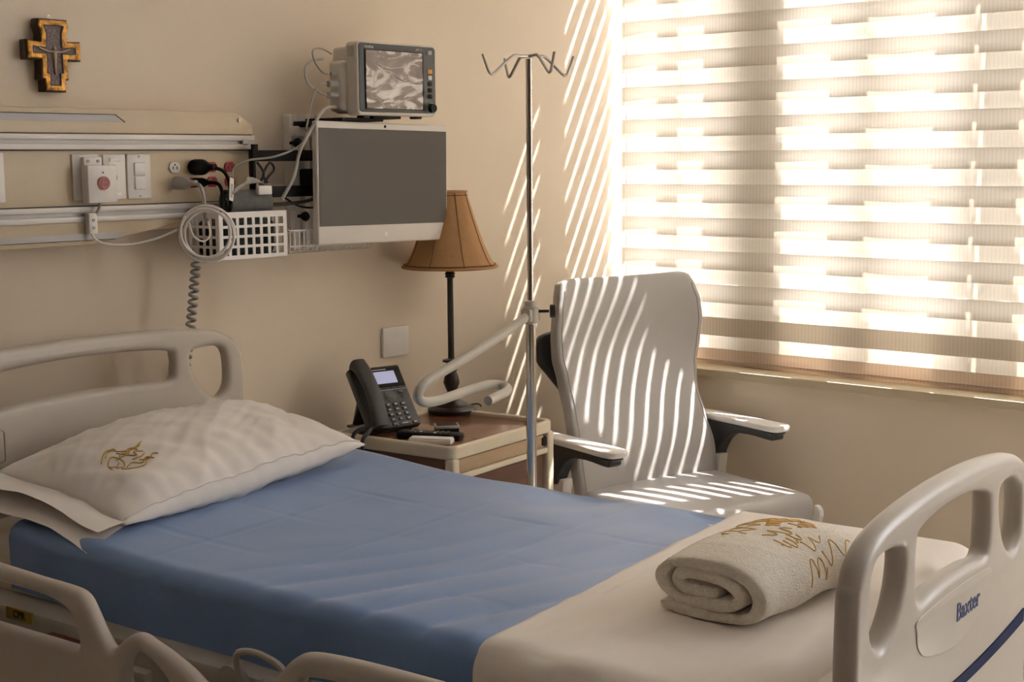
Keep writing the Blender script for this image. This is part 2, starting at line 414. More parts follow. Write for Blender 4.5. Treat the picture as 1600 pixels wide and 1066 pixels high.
# ------------------------------------------------------------------ bed
TH = R(5)
BO = Vector((1.80, -2.29, 0))
def bedw(u, v, z): return BO + Vector((u * math.cos(TH) - v * math.sin(TH), u * math.sin(TH) + v * math.cos(TH), z))
UC = .345
bed = thing('hospital_bed', 'adjustable hospital bed with cream moulded head and foot boards', 'bed', BO, TH)
def endboard(ztop, openbot, UC=.345, HW=.412):
    k = HW - .412
    half = [(0, 0), (.08, -.001), (.16, -.005), (.24, -.012), (.30, -.021), (.345, -.034), (.38, -.055), (.40, -.085), (.409, -.12), (.412, -.30), (.405, -.60), (.36, -.63)]
    half = [half[0]] + [(a * (1 + k / .16) if a < .17 else a + k, b) for a, b in half[1:]]
    sm = [p.to_2d() for p in smooth_path([(a, b, 0) for a, b in half], 4)]
    outer = [(UC + p.x, ztop + p.y) for p in sm] + [(UC - p.x, ztop + p.y) for p in sm[::-1][:-1]]
    c = [(-.155, -.060), (-.08, -.049), (0, -.046), (.08, -.049), (.155, -.060), (.172, -.078), (.172, openbot + .03), (.155, openbot), (.08, openbot + .006), (0, openbot + .008), (-.08, openbot + .006), (-.155, openbot), (-.172, openbot + .03), (-.172, -.078)]
    cen = [(UC + p.x, ztop + p.y) for p in smooth_path([((abs(a) * (1 + k / .16) if abs(a) < .1 else abs(a) + k) * (1 if a >= 0 else -1), b, 0) for a, b in c], 4, True)]
    d = [(.240, -.068), (.30, -.064), (.335, -.072), (.350, -.10), (.352, -.15), (.345, -.178), (.322, -.198), (.296, -.196), (.262, -.172), (.234, -.13), (.226, -.085)]
    dr = [p for p in smooth_path([(a + k, b, 0) for a, b in d], 4, True)]
    return [outer, cen, [(UC + p.x, ztop + p.y) for p in dr], [(UC - p.x, ztop + p.y) for p in dr][::-1]]
hb = obj('headboard', flatshape(endboard(1.089, -.137, .24, .517), .003, .016, 4, FRONT, (0, 2.08, 0)), M_BEDPL, bed, 60)
obj('release_tab', bx((-.055, 2.052, .83), (.01, 2.062, .905), .008, 3), M_BEDPL, hb)
fb = obj('footboard', flatshape(endboard(.998, -.172), .003, .016, 4, FRONT, (0, .02, 0)), M_BEDPL, bed, 60)
ins = [(-.165, -.195), (0, -.188), (.165, -.195), (.175, -.215), (.165, -.245), (.12, -.268), (0, -.285), (-.12, -.268), (-.165, -.245), (-.175, -.215)]
obj('inset_panel', flatshape([[(UC + p.x, .998 + p.y) for p in smooth_path([(a, b, 0) for a, b in ins], 5, True)]], .0008, .0014, 2, FRONT, (0, .0012, 0)), M_BEDPL, fb, 180)
st = [(UC + d, .632 + .16 * d * d + .020) for d in [x / 20 * .38 for x in range(-20, 21)]]
sb = [(UC + d, .632 + .13 * d * d) for d in [x / 20 * .38 for x in range(20, -21, -1)]]
obj('stripe', flatshape([st + sb], .0015, 0, 1, FRONT, (0, 0, 0)), M_NAVY, fb, label='navy blue curved stripe')
obj('name_plate', bx((.335, -.0008, .742), (.478, .002, .808), .0003, 1), M_BEDPL, fb)
obj('lettering', text_bm('Baxter', .043, .0006, .0003, (.405, -.0016, .765), FRONT, 1.0), M_TEXTB, fb, 0, label='dark blue lettering')
obj('mattress', bx((-.148, .06, .585), (.820, 2.03, .722), .040, 4), M_MATT, bed)
deck = obj('deck_frame', bx((-.215, .08, .50), (.89, 2.03, .612), .012, 2), M_BEDFR, bed)
obj('label', bx((-.2175, 1.66, .588), (-.214, 1.745, .612)), M_YEL, deck, 0)
obj('label_text', text_bm('CPR', .022, .0003, .0004, (-.2182, 1.702, .600), (R(90), 0, R(-90))), M_TEXTK, deck, 0)
obj('red_patch', bx((-.235, 1.49, .560), (-.20, 1.60, .585), .002), mat('dull_red', (0.12, 0.03, 0.02), .5), deck)
obj('side_plate', bx((-.235, 1.30, .46), (-.205, 2.0, .568), .008), M_BEDPL, deck)
obj('control_plate', bx((-.232, .55, .50), (-.212, 1.0, .625), .006), M_GREYPL, deck)
obj('knob', cy((-.215, 1.075, .60), .03, .02, '-x', 20), M_GREYPL, deck)
for v0 in (1.04, ):
    obj('sheet_handle', tb([(-.232, v0, .58), (-.25, v0 - .002, .655), (-.25, v0 - .02, .672), (-.25, v0 - .06, .675), (-.25, v0 - .11, .662), (-.25, v0 - .13, .63), (-.232, v0 - .135, .58)], .006, 8, n=4), M_BEDFR, deck)
def rail_plate(outer, holes, t, name):
    bm = flatshape([outer] + holes, .002, t, 4)
    # drawing (v, z) -> (y, z), plate normal along x
    for vtx in bm.verts: vtx.co = Vector((-.32 + vtx.co.z, vtx.co.x, vtx.co.y))
    return obj(name, bm, M_BEDPL, bed, 60)
def sp2(pts, n=4): return [(p.x, p.y) for p in smooth_path([(a, b, 0) for a, b in pts], n, True)]
r1 = rail_plate(sp2([(2.0, .60), (1.97, .72), (1.90, .752), (1.75, .751), (1.603, .748), (1.48, .744), (1.385, .742), (1.347, .735), (1.325, .712), (1.300, .676), (1.278, .653), (1.262, .652), (1.238, .671), (1.213, .687), (1.190, .690), (1.165, .683), (1.118, .669), (1.06, .645), (1.00, .60), (.97, .52), (1.0, .42), (1.2, .38), (1.6, .38), (1.9, .40)]),
    [sp2([(1.93, .69), (1.85, .718), (1.70, .717), (1.506, .716), (1.425, .711), (1.385, .697), (1.362, .668), (1.358, .642), (1.375, .633), (1.465, .632), (1.613, .631), (1.80, .631), (1.91, .640)]),
     sp2([(1.236, .605), (1.226, .637), (1.208, .655), (1.186, .658), (1.152, .646), (1.121, .626), (1.10, .60), (1.12, .575), (1.18, .57), (1.225, .58)])], .015, 'side_rail')
obj('control_panel', bx((-.340, 1.245, .50), (-.333, 1.36, .575), .003), M_BEDPL, r1)
obj('control_screen', bx((-.3425, 1.26, .51), (-.339, 1.345, .565), .002), M_NAVY, r1)
rail_plate(sp2([(.93, .40), (.90, .58), (.868, .672), (.846, .700), (.82, .724), (.786, .738), (.70, .744), (.566, .745), (.42, .742), (.30, .73), (.24, .70), (.22, .60), (.23, .42), (.5, .38), (.8, .38)]),
    [sp2([(.84, .62), (.81, .680), (.78, .70), (.65, .706), (.45, .705), (.32, .69), (.30, .65), (.32, .62), (.5, .61), (.72, .60)])], .016, 'side_rail')
for v in (.45, 1.6):
    obj('lift_column', bx((UC - .12, v - .08, .14), (UC + .12, v + .08, .5), .01), M_BEDFR, bed)
obj('base_frame', bx((-.05, .15, .13), (.74, 1.95, .2), .01), M_BEDFR, bed)
for u in (-.02, .71):
    for v in (.2, 1.9):
        c_ = obj('caster', cy((u - .02, v, .065), .065, .04, 'x', 20), M_BEDDK, bed)
        obj('fork', bx((u - .03, v - .02, .06), (u + .03, v + .02, .14), .005), M_BEDFR, c_)

# linens -------------------------------------------------------------
def mtop(v): return .741 + .022 * sst(1.25, 1.9, v)
def profile(n_side, n_arc, n_top, u0, u1, zl, zr, rad):
    """points (u, dz relative to the top) going from the near hem over the top to the far hem, with outward normals"""
    pts = []
    for k in range(n_side): pts.append((u0, zl + (-rad - zl) * k / n_side, (-1, 0)))
    for k in range(n_arc + 1):
        a = R(180 - 90 * k / n_arc); pts.append((u0 + rad + rad * math.cos(a), -rad + rad * math.sin(a), (math.cos(a), math.sin(a))))
    for k in range(1, n_top): pts.append((u0 + rad + (u1 - u0 - 2 * rad) * k / n_top, 0, (0, 1)))
    for k in range(n_arc + 1):
        a = R(90 - 90 * k / n_arc); pts.append((u1 - rad + rad * math.cos(a), -rad + rad * math.sin(a), (math.cos(a), math.sin(a))))
    for k in range(1, n_side + 1): pts.append((u1, -rad + (zr + rad) * k / n_side, (1, 0)))
    return pts
def ridge(x): return max(0.0, 1 - abs(x)) ** 1.5
def blue_h(u, v):
    h = .0035 * nz(u * 3, v * 2.2) + .0016 * nz(u * 9 + 3, v * 7)
    # tension folds running slantwise towards the near edge of the foot half
    wgt = sst(1.35, .75, v)
    s = v * 1.0 + .42 * (u + .15)
    ph = s * 26 + 2.2 * nz(u * 2.2, v * 2.5, 5)
    h += wgt * (.0040 + .0050 * sst(.25, -.12, u)) * (abs(math.sin(ph)) ** .7 - .5) * sst(.95, -.1, u)
    # pressed fold lines
    for uu in (.02, .26, .50): h -= .0032 * ridge((u - uu - .006 * nz(v * 6, uu * 9)) / .006)
    for vv in (.85, 1.12, 1.40): h -= .0022 * ridge((v - vv - .01 * u) / .007)
    # loose slumped far edge in the middle
    h += -.014 * sst(.52, .80, u) * sst(1.7, 1.0, v) + .010 * sst(.55, .8, u) * math.sin(v * 17) * sst(1.4, .9, v)
    return h
bm = bmesh.new()
pr = profile(10, 7, 90, -.160, .835, -.135, -.16, .032)
NV = 150
def fblue(i, b):
    u, dz, n = pr[i]; v = .50 + (1.80 - .50) * b
    v += .012 * nz(u * 4, 3.3) * sst(.9, 1, b)
    side = 1 if abs(n[0]) > .5 else 0
    h = blue_h(u, v) + .004
    if dz < -.01:
        h = .004 + .005 * nz(v * 7, dz * 9, 2) * min(1, -dz / .06) + .004 * math.sin(v * 22 + dz * 14 + 3 * nz(v * 2, 1)) * min(1, -dz / .08) * sst(1.5, .9, v) + h * .3
    return (u + n[0] * h, v, mtop(v) + dz + n[1] * h)
V = [[bm.verts.new(fblue(i, j / NV)) for j in range(NV + 1)] for i in range(len(pr))]
for i in range(len(pr) - 1):
    for j in range(NV): bm.faces.new((V[i][j], V[i + 1][j], V[i + 1][j + 1], V[i][j + 1]))
sh = obj('draw_sheet', bm, M_BLUE, None, 180)
sh.location = BO; sh.rotation_euler = (0, 0, TH)
tag(sh, 'blue cotton draw sheet stretched across the middle of the bed', 'sheet')
bm = bmesh.new()
pr2 = profile(8, 8, 70, -.172, .850, -.20, -.18, .040)
NV2 = 90
def fbl(i, b):
    u, dz, n = pr2[i]; e = .585 + .05 * (u + .155) + .006 * nz(u * 5, 9)
    v = .055 + (e - .055) * b
    zb = mtop(v)
    # slope down at the foot end
    t = max(0.0, (.17 - v) / .115)
    zb -= .11 * t * t
    h = .012 + .003 * nz(u * 4 + 5, v * 4) + .0012 * nz(u * 14, v * 5, 3)
    h -= .007 * sst(.97, 1.0, b)
    if dz < -.01: h += .006 * nz(v * 8, dz * 8, 7) + .003 * math.sin(v * 30)
    elif v < .55: h += .0025 * math.sin((u * 1.0 + v * 2.3) * 18 + 3 * nz(u * 3, v * 3)) * sst(.0, -.1, u - .35) * sst(.25, .5, v)
    return (u + n[0] * h, v, zb + dz + n[1] * h)
V = [[bm.verts.new(fbl(i, j / NV2)) for j in range(NV2 + 1)] for i in range(len(pr2))]
for i in range(len(pr2) - 1):
    for j in range(NV2): bm.faces.new((V[i][j], V[i + 1][j], V[i + 1][j + 1], V[i][j + 1]))
bl = obj('blanket', bm, M_SHEET, None, 180)
bl.location = BO; bl.rotation_euler = (0, 0, TH)
tag(bl, 'cream blanket folded over the foot end of the bed', 'blanket')

mk = obj('laundry_mark', text_bm('2', .016, .0003, .0003, (.385, .131, .7430), (R(14), 0, R(-30))), M_GREEN, bl, 0, label='small green number')

# pillow ------------------------------------------------------------
PW, PD, PT = .80, .43, .150
def pil(a, b, s):
    """a along the length -1..1, b front(-1) to back(1), s = +1 top / -1 bottom"""
    prof = max(0.0, (1 - abs(a) ** 2.6)) ** .62 * max(0.0, (1 - abs(b) ** 2.4)) ** .60
    x = a * PW / 2 * (1 - .05 * (1 - b * b) * abs(a)) ; y = b * PD / 2 * (1 - .05 * a * a)
    w = .008 * nz(a * 3.0, b * 2.2, 1 + s) + .006 * nz(a * 8 + b * 3, b * 4, 4 + s) + .004 * (1 - abs(nz(a * 5 - b * 4, b * 2, 9))) ** 6
    edge = (1 - prof)
    w += .004 * math.sin(a * 44 + 3 * nz(a * 3, 2)) * edge * sst(-.35, -.85, b) * (1 - abs(a) ** 4)
    zt_ = (PT * (.62 if s > 0 else .38)) * prof
    z = s * zt_ + w * min(1, prof * 2.2) * s
    return Vector((x, y, z))
bm = bmesh.new()
for s in (1, -1): grid(bm, 90, 50, lambda p, q: pil(p * 2 - 1, q * 2 - 1, s))
bmesh.ops.remove_doubles(bm, verts=bm.verts, dist=1e-5)
pillow = thing('pillow', 'white pillow with small gold embroidery leaning towards the headboard', 'pillow')
pillow.location = bedw(.320, 1.785, .818); 
pillow.rotation_euler = (R(9), R(-2.0), TH + R(4))
obj('pillowcase', bm, M_PILLOW, pillow, 180)
def hem_f(zend, reach, sc):
    def f(p, q):
        b_ = -.96 + 1.92 * p
        e = pil(-.985, b_, 1)
        return (e.x + .02 - reach * q, e.y * (1 + sc * q), (1 - q) * .004 + zend * q + .007 * math.sin(p * 8 + reach * 40) * q + .004 * nz(p * 6, q * 2, zend * 90))
    return f
bm = bmesh.new(); grid(bm, 44, 8, hem_f(.008, .095, .03)); obj('hem', bm, M_PILLOW, pillow, 180)
bm = bmesh.new(); grid(bm, 44, 8, hem_f(-.024, .125, .05)); obj('hem', bm, M_PILLOW, pillow, 180)
bm = bmesh.new()
tube(bm, [pil(-.97 + 1.94 * k / 80, -.93, 1) + Vector((0, 0, .0015)) for k in range(81)], .0022, 6)
obj('seam', bm, M_PILLOW, pillow, 180)
bm = bmesh.new()
emb = [[(-.80, -.28), (-.77, -.16), (-.72, -.12), (-.70, -.25), (-.74, -.33), (-.78, -.30)], [(-.75, -.08), (-.70, -.02), (-.64, -.12), (-.58, -.16), (-.50, -.12)],
       [(-.72, -.18), (-.66, -.20), (-.62, -.28), (-.60, -.20), (-.56, -.26)], [(-.73, -.36), (-.68, -.33), (-.65, -.42), (-.60, -.38), (-.58, -.46)],
       [(-.68, -.10), (-.65, -.18), (-.60, -.12), (-.57, -.20)], [(-.78, -.20), (-.75, -.26), (-.72, -.22)], [(-.66, -.30), (-.61, -.33), (-.57, -.30)], [(-.79, -.10), (-.74, -.02), (-.69, .02), (-.66, -.05)], [(-.78, -.38), (-.72, -.44), (-.66, -.48), (-.62, -.44)], [(-.70, -.20), (-.67, -.14), (-.63, -.19), (-.60, -.13), (-.55, -.17), (-.52, -.13)], [(-.64, -.36), (-.60, -.42), (-.55, -.38), (-.53, -.42)]]
for st_ in emb:
    tube(bm, [pil(a + .02, b, 1) + Vector((0, 0, .0012)) for a, b, _ in smooth_path([(a, b, 0) for a, b in st_], 6)], .0016, 5)
obj('embroidery', bm, M_GOLD, pillow, 180, label='gold thread embroidery')

# towel -------------------------------------------------------------
towel = thing('rolled_towel', 'cream terry towel rolled up with gold embroidery, lying on the blanket', 'towel')
towel.location = bedw(.290, .315, .753); towel.rotation_euler = (0, 0, TH + R(-6))
TL, TT = .335, .028
# sheet centre line in the (w, h) plane, from the inner end outwards (w: towards the camera side is negative)
cl = [(.018, .062), (-.012, .056), (-.046, .058), (-.060, .072), (-.046, .088), (-.010, .090), (.034, .086), (.060, .066), (.050, .043), (.012, .034), (-.050, .033), (-.086, .050), (-.092, .078), (-.070, .102), (-.020, .114), (.040, .112), (.082, .092), (.096, .056), (.080, .024), (.030, .013), (-.040, .012), (-.090, .013)]
cl = smooth_path([(a, b, 0) for a, b in cl], 5)
bm = bmesh.new(); NL = 60
def toff(i, side, t):
    p = cl[i]; d = (cl[min(i + 1, len(cl) - 1)] - cl[max(i - 1, 0)]).normalized()
    n = Vector((-d.y, d.x, 0)); th = TT * .5 * .92
    if i < 3 or i > len(cl) - 4: th *= .75
    x = (t - .5) * TL
    e = min(t, 1 - t); th *= .80 + .20 * min(1, e / .05) ** .5
    q = p + n * side * th
    wob = .0050 * nz(x * 11, i * .10, side) + .0016 * nz(x * 60, i * .7, side + 4)
    q += n * side * wob
    x2 = x + .008 * nz(i * .12, side, 8) * (1 if t > .5 else -1)
    sag = 1 - .10 * (abs(t - .5) * 2) ** 3
    return Vector((x2, -q.x * 1.0, q.y * sag * .90))
rows = []
idx = [(i, 1) for i in range(len(cl))] + [(i, -1) for i in range(len(cl) - 1, -1, -1)]
V = [[bm.verts.new(toff(i, s, j / NL)) for j in range(NL + 1)] for (i, s) in idx]
n_ = len(idx)
for a in range(n_):
    b = (a + 1) % n_
    for j in range(NL): bm.faces.new((V[a][j], V[b][j], V[b][j + 1], V[a][j + 1]))
for j in (0, NL):
    for k in range(len(cl) - 1):
        A, B, C_, D = V[k][j], V[k + 1][j], V[n_ - 2 - k][j], V[n_ - 1 - k][j]
        bm.faces.new((A, B, C_, D))
obj('terry_body', bm, M_TOWEL, towel, 180)
bm = bmesh.new()
oi0 = int(len(cl) * .625)
def tpos(t, k):   # on the outer surface: t along the towel, k 0 (top) .. 1 (lower front)
    fi = oi0 + k * len(cl) * .19; i = int(fi); w_ = fi - i
    def one(j):
        p = toff(min(j, len(cl) - 1), 1, t); q = toff(min(j, len(cl) - 1), -1, t)
        return p if (p.yz - Vector((0, .055))).length > (q.yz - Vector((0, .055))).length else q
    return one(i).lerp(one(i + 1), w_)
for row, (k, t0, t1, amp, fr) in enumerate([(.06, .36, .84, .050, 1.5), (.15, .42, .88, .045, 1.2), (.24, .60, .88, .05, 1.6), (.36, .46, .64, .05, .5), (.38, .70, .84, .06, .8), (.50, .40, .58, .06, .9), (.60, .52, .70, .05, .45), (.74, .60, .88, .09, .42), (.84, .42, .60, .10, .5)]):
    pts = []
    for s_ in range(60):
        t = t0 + (t1 - t0) * s_ / 59
        kk_ = min(1, max(0, k + amp * math.sin(s_ * .5 * fr + row * 1.7) + .03 * math.sin(s_ * .12 + row)))
        q = tpos(t + .012 * math.cos(s_ * .5 * fr + row), kk_)
        pts.append(q + Vector((0, q.y, q.z - .05)).normalized() * .0006)
    tube(bm, pts, .0013, 5)
obj('embroidery', bm, M_GOLDT, towel, 180, label='gold thread embroidery')

# ------------------------------------------------------------------ headwall service panel
PY = -.075
hw = thing('headwall_panel', 'long beige service panel with metal rails on the wall above the bed', 'wall panel', (0, 0, 0))
XL, XR = .9, 2.494
obj('panel_body', bx((XL, PY, 1.33), (XR, 0, 1.585), .003), M_PANEL, hw)
def xz(pts, y0, y1, bev=0.0): # prism from an (x,z) outline between depths y0<y1
    bm = flatshape([pts], (y1 - y0) / 2 - bev, bev, 2, FRONT, (0, (y0 + y1) / 2, 0)); return bm
obj('light_housing', xz([(XL, 1.574), (XR - .002, 1.574), (XR - .002, 1.601), (2.435, 1.634), (XL, 1.634)], PY - .012, 0, .003), M_PANEL, hw)
obj('lower_housing', xz([(XL, 1.300), (1.98, 1.300), (2.26, 1.348), (XR - .004, 1.348), (XR - .004, 1.358), (XL, 1.358)], PY - .010, 0, .003), M_PANEL, hw)
obj('light_slot', xz([(XL, 1.602), (2.085, 1.602), (2.058, 1.6195), (XL, 1.6195)], PY - .0140, PY - .010), M_SLOT, hw, 0)
obj('light_slot', xz([(XL, 1.313), (2.045, 1.313), (2.085, 1.329), (XL, 1.329)], PY - .0125, PY - .008), M_SLOT, hw, 0)
obj('slot_edge', bx((XL, PY - .0155, 1.6195), (2.060, PY - .011, 1.6212)), M_DARK, hw, 0)
obj('slot_edge', tb([(2.086, PY - .0135, 1.602), (2.059, PY - .0135, 1.620)], .0014, 6), M_DARK, hw)
obj('slot_edge', bx((XL, PY - .0135, 1.3115), (2.045, PY - .009, 1.3128)), M_DARK, hw, 0)
for z0, x1 in ((1.534, XR), (1.357, XR - .01)):
    rl = obj('equipment_rail', bx((XL, PY - .016, z0), (x1, PY, z0 + .014), .0015), M_ALU, hw)
    obj('rail_lip', bx((XL, PY - .016, z0 + .024), (x1, PY, z0 + .038), .0015), M_ALU, rl)
    obj('rail_groove', bx((XL, PY - .006, z0 + .014), (x1, PY + .002, z0 + .024)), M_ALU_D, rl, 0)
    obj('dark_strip', bx((XL, PY - .003, z0 - .0025), (x1, PY + .001, z0)), M_DARK, rl, 0)  # thin dark strip along each edge of the rail
    obj('dark_strip', bx((XL, PY - .003, z0 + .038), (x1, PY + .001, z0 + .0405)), M_DARK, rl, 0)
obj('rail_stop', bx((2.452, PY - .018, 1.545), (2.470, PY - .004, 1.562), .003), M_GREYPL, hw)
obj('edge_strip', bx((XR - .003, PY - .002, 1.36), (XR + .002, 0, 1.56)), M_DARK, hw, 0)
obj('screw', cy((2.445, PY - .012, 1.612), .005, .004, '-y', 10), M_BRASS, hw)
def plate(x0, x1, z0, z1, label):
    return obj('wall_plate', bx((x0, PY - .006, z0), (x1, PY + .001, z1), .003, 2), M_WHITE, hw, label=label)
p = plate(1.937, 2.012, 1.410, 1.523, None)
p = plate(2.023, 2.088, 1.410, 1.523, 'white plate with a phone jack')
obj('label_window', bx((2.042, PY - .0085, 1.505), (2.072, PY - .005, 1.513), .0005), M_WHITE_M, p)
obj('label_window', bx((2.042, PY - .0085, 1.419), (2.072, PY - .005, 1.427), .0005), M_WHITE_M, p)
obj('phone_jack', bx((2.049, PY - .0075, 1.459), (2.061, PY - .005, 1.470)), M_DARK, p, 0)
p = plate(2.093, 2.163, 1.410, 1.523, 'white plate with two rocker switches')
for z0 in (1.4335, 1.4685):
    obj('rocker', bx((2.112, PY - .011, z0), (2.144, PY - .005, z0 + .033), .0025), M_WHITE_M, p)
for z0 in (1.4165, 1.5165): obj('screw', cy((2.128, PY - .0055, z0), .0025, .002, '-y', 8), M_GREYPL, p)
p = plate(1.665, 1.757, 1.410, 1.527, 'white outlet plate with dark opening')
obj('opening', bx((1.68, PY - .0068, 1.440), (1.735, PY - .005, 1.500)), M_DARK, p, 0)
def outlet(x, z, m, lab):
    pts = []
    for k in range(24):
        a = 2 * math.pi * k / 24; pts.append((.0165 * math.cos(a), max(-.0135, min(.0135, .0165 * math.sin(a)))))
    o = obj('outlet', flatshape([pts], .002, .0008, 1, FRONT, (x, PY - .002, z)), m, hw, label=lab)
    for dx in (-.006, .006): obj('slot', bx((x + dx - .001, PY - .0056, z - .005), (x + dx + .001, PY - .004, z + .003)), M_DARK, o, 0)
    obj('slot', cy((x, PY - .0042, z + .007), .0022, .0014, '-y', 8), M_DARK, o, 0)
outlet(2.238, 1.488, M_WHITE, 'white socket'); outlet(2.238, 1.448, M_WHITE, 'white socket')
outlet(2.297, 1.488, M_RED, 'red socket'); outlet(2.297, 1.448, M_RED, 'red socket')
outlet(2.357, 1.488, M_RED, 'red socket'); outlet(2.357, 1.449, M_RED, 'red socket')
outlet(2.416, 1.488, M_RED, 'red socket'); outlet(2.416, 1.449, M_RED, 'red socket')

# nurse call box with its cord
cb = thing('nurse_call_box', 'white nurse call box with round red button on the beige panel', 'call box', (1.994, PY - .006, 1.45))
obj('box_body', bx((-.042, -.042, -.046), (.040, -.012, .046), .003), M_WHITE, cb)
obj('bracket', bx((-.035, -.016, .044), (.016, -.0005, .066), .003), M_WHITE, cb)
for x in (-.024, .004): obj('screw', cy((x, -.016, .056), .004, .0025, '-y', 10), M_GREYPL, cb)
bt = obj('button', cy((0, -.042, .002), .0165, .004, '-y', 24), M_REDB, cb, label='round red button')
ringp = [(.008 * math.cos(a), -.0465, .000 + .008 * math.sin(a)) for a in [2 * math.pi * k / 16 for k in range(16)]]
obj('symbol', tb(ringp, .0007, 5, True), M_PRINT, bt)
obj('symbol', tb([(.004 * math.cos(a), -.0465, .011 + .004 * math.sin(a)) for a in [2 * math.pi * k / 12 for k in range(12)]], .0007, 5, True), M_PRINT, bt)
obj('lamp', cy((0, -.042, .028), .002, .001, '-y', 8), M_DARK, cb)
W_ = lambda x, y, z: (x - 1.994, y - (PY - .006), z - 1.45)
obj('cord', tb([W_(1.994, -.105, 1.406), W_(1.990, -.106, 1.390), W_(1.978, -.106, 1.372)], .004, 8, n=5), M_CORDG, cb)
cl_ = obj('cord_clip', bx(W_(1.958, -.110, 1.328), W_(1.982, -.090, 1.379), .003), M_WHITE, cb)
for z in (1.343, 1.362): obj('screw', cy(W_(1.970, -.110, z), .004, .002, '-y', 10), M_GREYPL, cl_)
obj('cord', tb([W_(1.968, -.102, 1.330), W_(1.978, -.108, 1.312), W_(2.01, -.12, 1.300), W_(2.06, -.14, 1.300), W_(2.11, -.17, 1.313), W_(2.150, -.20, 1.332)], .0030, 8, n=6), M_CORDW, cb)
# coiled white cable in front of the basket
cc = Vector((2.194, -.262, 1.322)); tx = Vector((.68, -.73, 0))
bm = bmesh.new()
pts = []
for k in range(3 * 40 + 1):
    a = 2 * math.pi * k / 40 + 2.4; rr = .0640 + .007 * math.sin(a * .66 + 1)
    pts.append(tx * (rr * math.cos(a) + .003 * math.sin(k * .03)) + Vector((0, 0, rr * math.sin(a))) + Vector((.73, .68, 0)) * (.003 * (k / 40 - 1.5)))
tube(bm, pts, .0036, 8)
coil = obj('cable_coil', bm, M_CORDW, None, 180); coil.location = cc
tag(coil, 'white call cable wound into a ring hanging at the basket corner', 'cable')
bm = tb([(-.03, .03, .03), (-.026, .02, -.004), (.0, .015, -.018), (.025, .02, -.004), (.028, .03, .03)], .0026, 6, n=6)
obj('inner_loop', bm, M_CORDW, coil, 180)

# plugs -------------------------------------------------------------
def plug(name, label, x, z, r, L, m, cord, cr, dz=0.0):
    t = thing(name, label, 'plug', (x, PY - .0045, z))
    bm = bmesh.new(); lathe(bm, [(r * .96, 0), (r, .004), (r, L * .42), (r * .82, L * .55), (r * .45, L * .72), (r * .4, L)], 16)
    xf(bm, bm.verts, (0, 0, 0), (R(90), 0, 0)); xf(bm, bm.verts, (0, 0, 0), (dz, 0, R(8)))
    obj('plug_body', bm, m, t)
    d = Vector((math.sin(R(8)) * L, -math.cos(R(8)) * L, 0)) * .96
    obj('cord', tb([d * .85] + [Vector(c) - t.location for c in cord], cr, 8, n=6), m, t)
    return t
plug('grey_plug', 'thick grey plug in the white socket nearest the switches', 2.238, 1.448, .0175, .075, M_GREYPL, [(2.252, -.165, 1.440), (2.258, -.170, 1.41), (2.262, -.165, 1.375), (2.285, -.15, 1.33)], .0052)
bp_ = plug('black_plug', 'large round black plug in the upper red socket, with paper tag', 2.297, 1.488, .021, .078, M_BLACK, [(2.318, -.17, 1.480), (2.332, -.175, 1.462), (2.340, -.175, 1.43), (2.345, -.17, 1.40), (2.35, -.15, 1.34)], .0048)
obj('tag', bx((-.013, -.001, -.030), (.013, .001, .030), .0004, 1, (2.337 - 2.297, -.184 - (PY - .0045), 1.430 - 1.488), (0, R(10), R(30))), M_WHITE_M, bp_, 0, label='white paper tag')
obj('tag_print', bx((-.009, -.0014, -.022), (.006, -.0008, .014), 0, 1, (2.337 - 2.297, -.184 - (PY - .0045), 1.430 - 1.488), (0, R(10), R(30))), M_GREYPL, bp_, 0)
plug('small_black_plug', 'slim black plug in the lower red socket', 2.297, 1.448, .0125, .070, M_BLACK, [(2.312, -.162, 1.444), (2.318, -.168, 1.425), (2.320, -.168, 1.39), (2.325, -.15, 1.33)], .0048)

# basket on the rail --------------------------------------------------
bk = thing('rail_basket', 'white plastic basket with square holes hanging from the panel rail', 'basket', (2.268, -.215, 1.250))
BWd, BDp, BHt = .224, .125, .122
def gridplate(w, h, nx, nz_, mx, mz, hx, hz):
    hs = []
    for i in range(nx):
        for j in range(nz_):
            cx = mx + (w - 2 * mx) * (i + .5) / nx; cz = mz + (h - 2 * mz - .006) * (j + .5) / nz_
            hs.append([(cx - hx, cz - hz), (cx - hx, cz + hz), (cx + hx, cz + hz), (cx + hx, cz - hz)])
    return [[(0, 0), (w, 0), (w, h), (0, h)]] + hs
obj('front_panel', flatshape(gridplate(BWd, BHt, 8, 4, .008, .006, .0088, .0095), .0015, 0, 1, FRONT, (0, 0, 0)), M_WHITE, bk, 0)
obj('back_panel', flatshape(gridplate(BWd, BHt, 8, 4, .008, .006, .0088, .0095), .0015, 0, 1, FRONT, (0, BDp, 0)), M_WHITE, bk, 0)
for x in (0, BWd): obj('side_panel', flatshape(gridplate(BDp, BHt, 4, 4, .008, .006, .0095, .0095), .0015, 0, 1, (R(90), 0, R(90)), (x, 0, 0)), M_WHITE, bk, 0)
obj('base_panel', bx((0, 0, -.001), (BWd, BDp, .002)), M_WHITE, bk, 0)
for x in (.03, .19): obj('hook', bx((x - .012, BDp + .001, .07), (x + .012, BDp + .004, BHt + .02), .001), M_WHITE, bk)
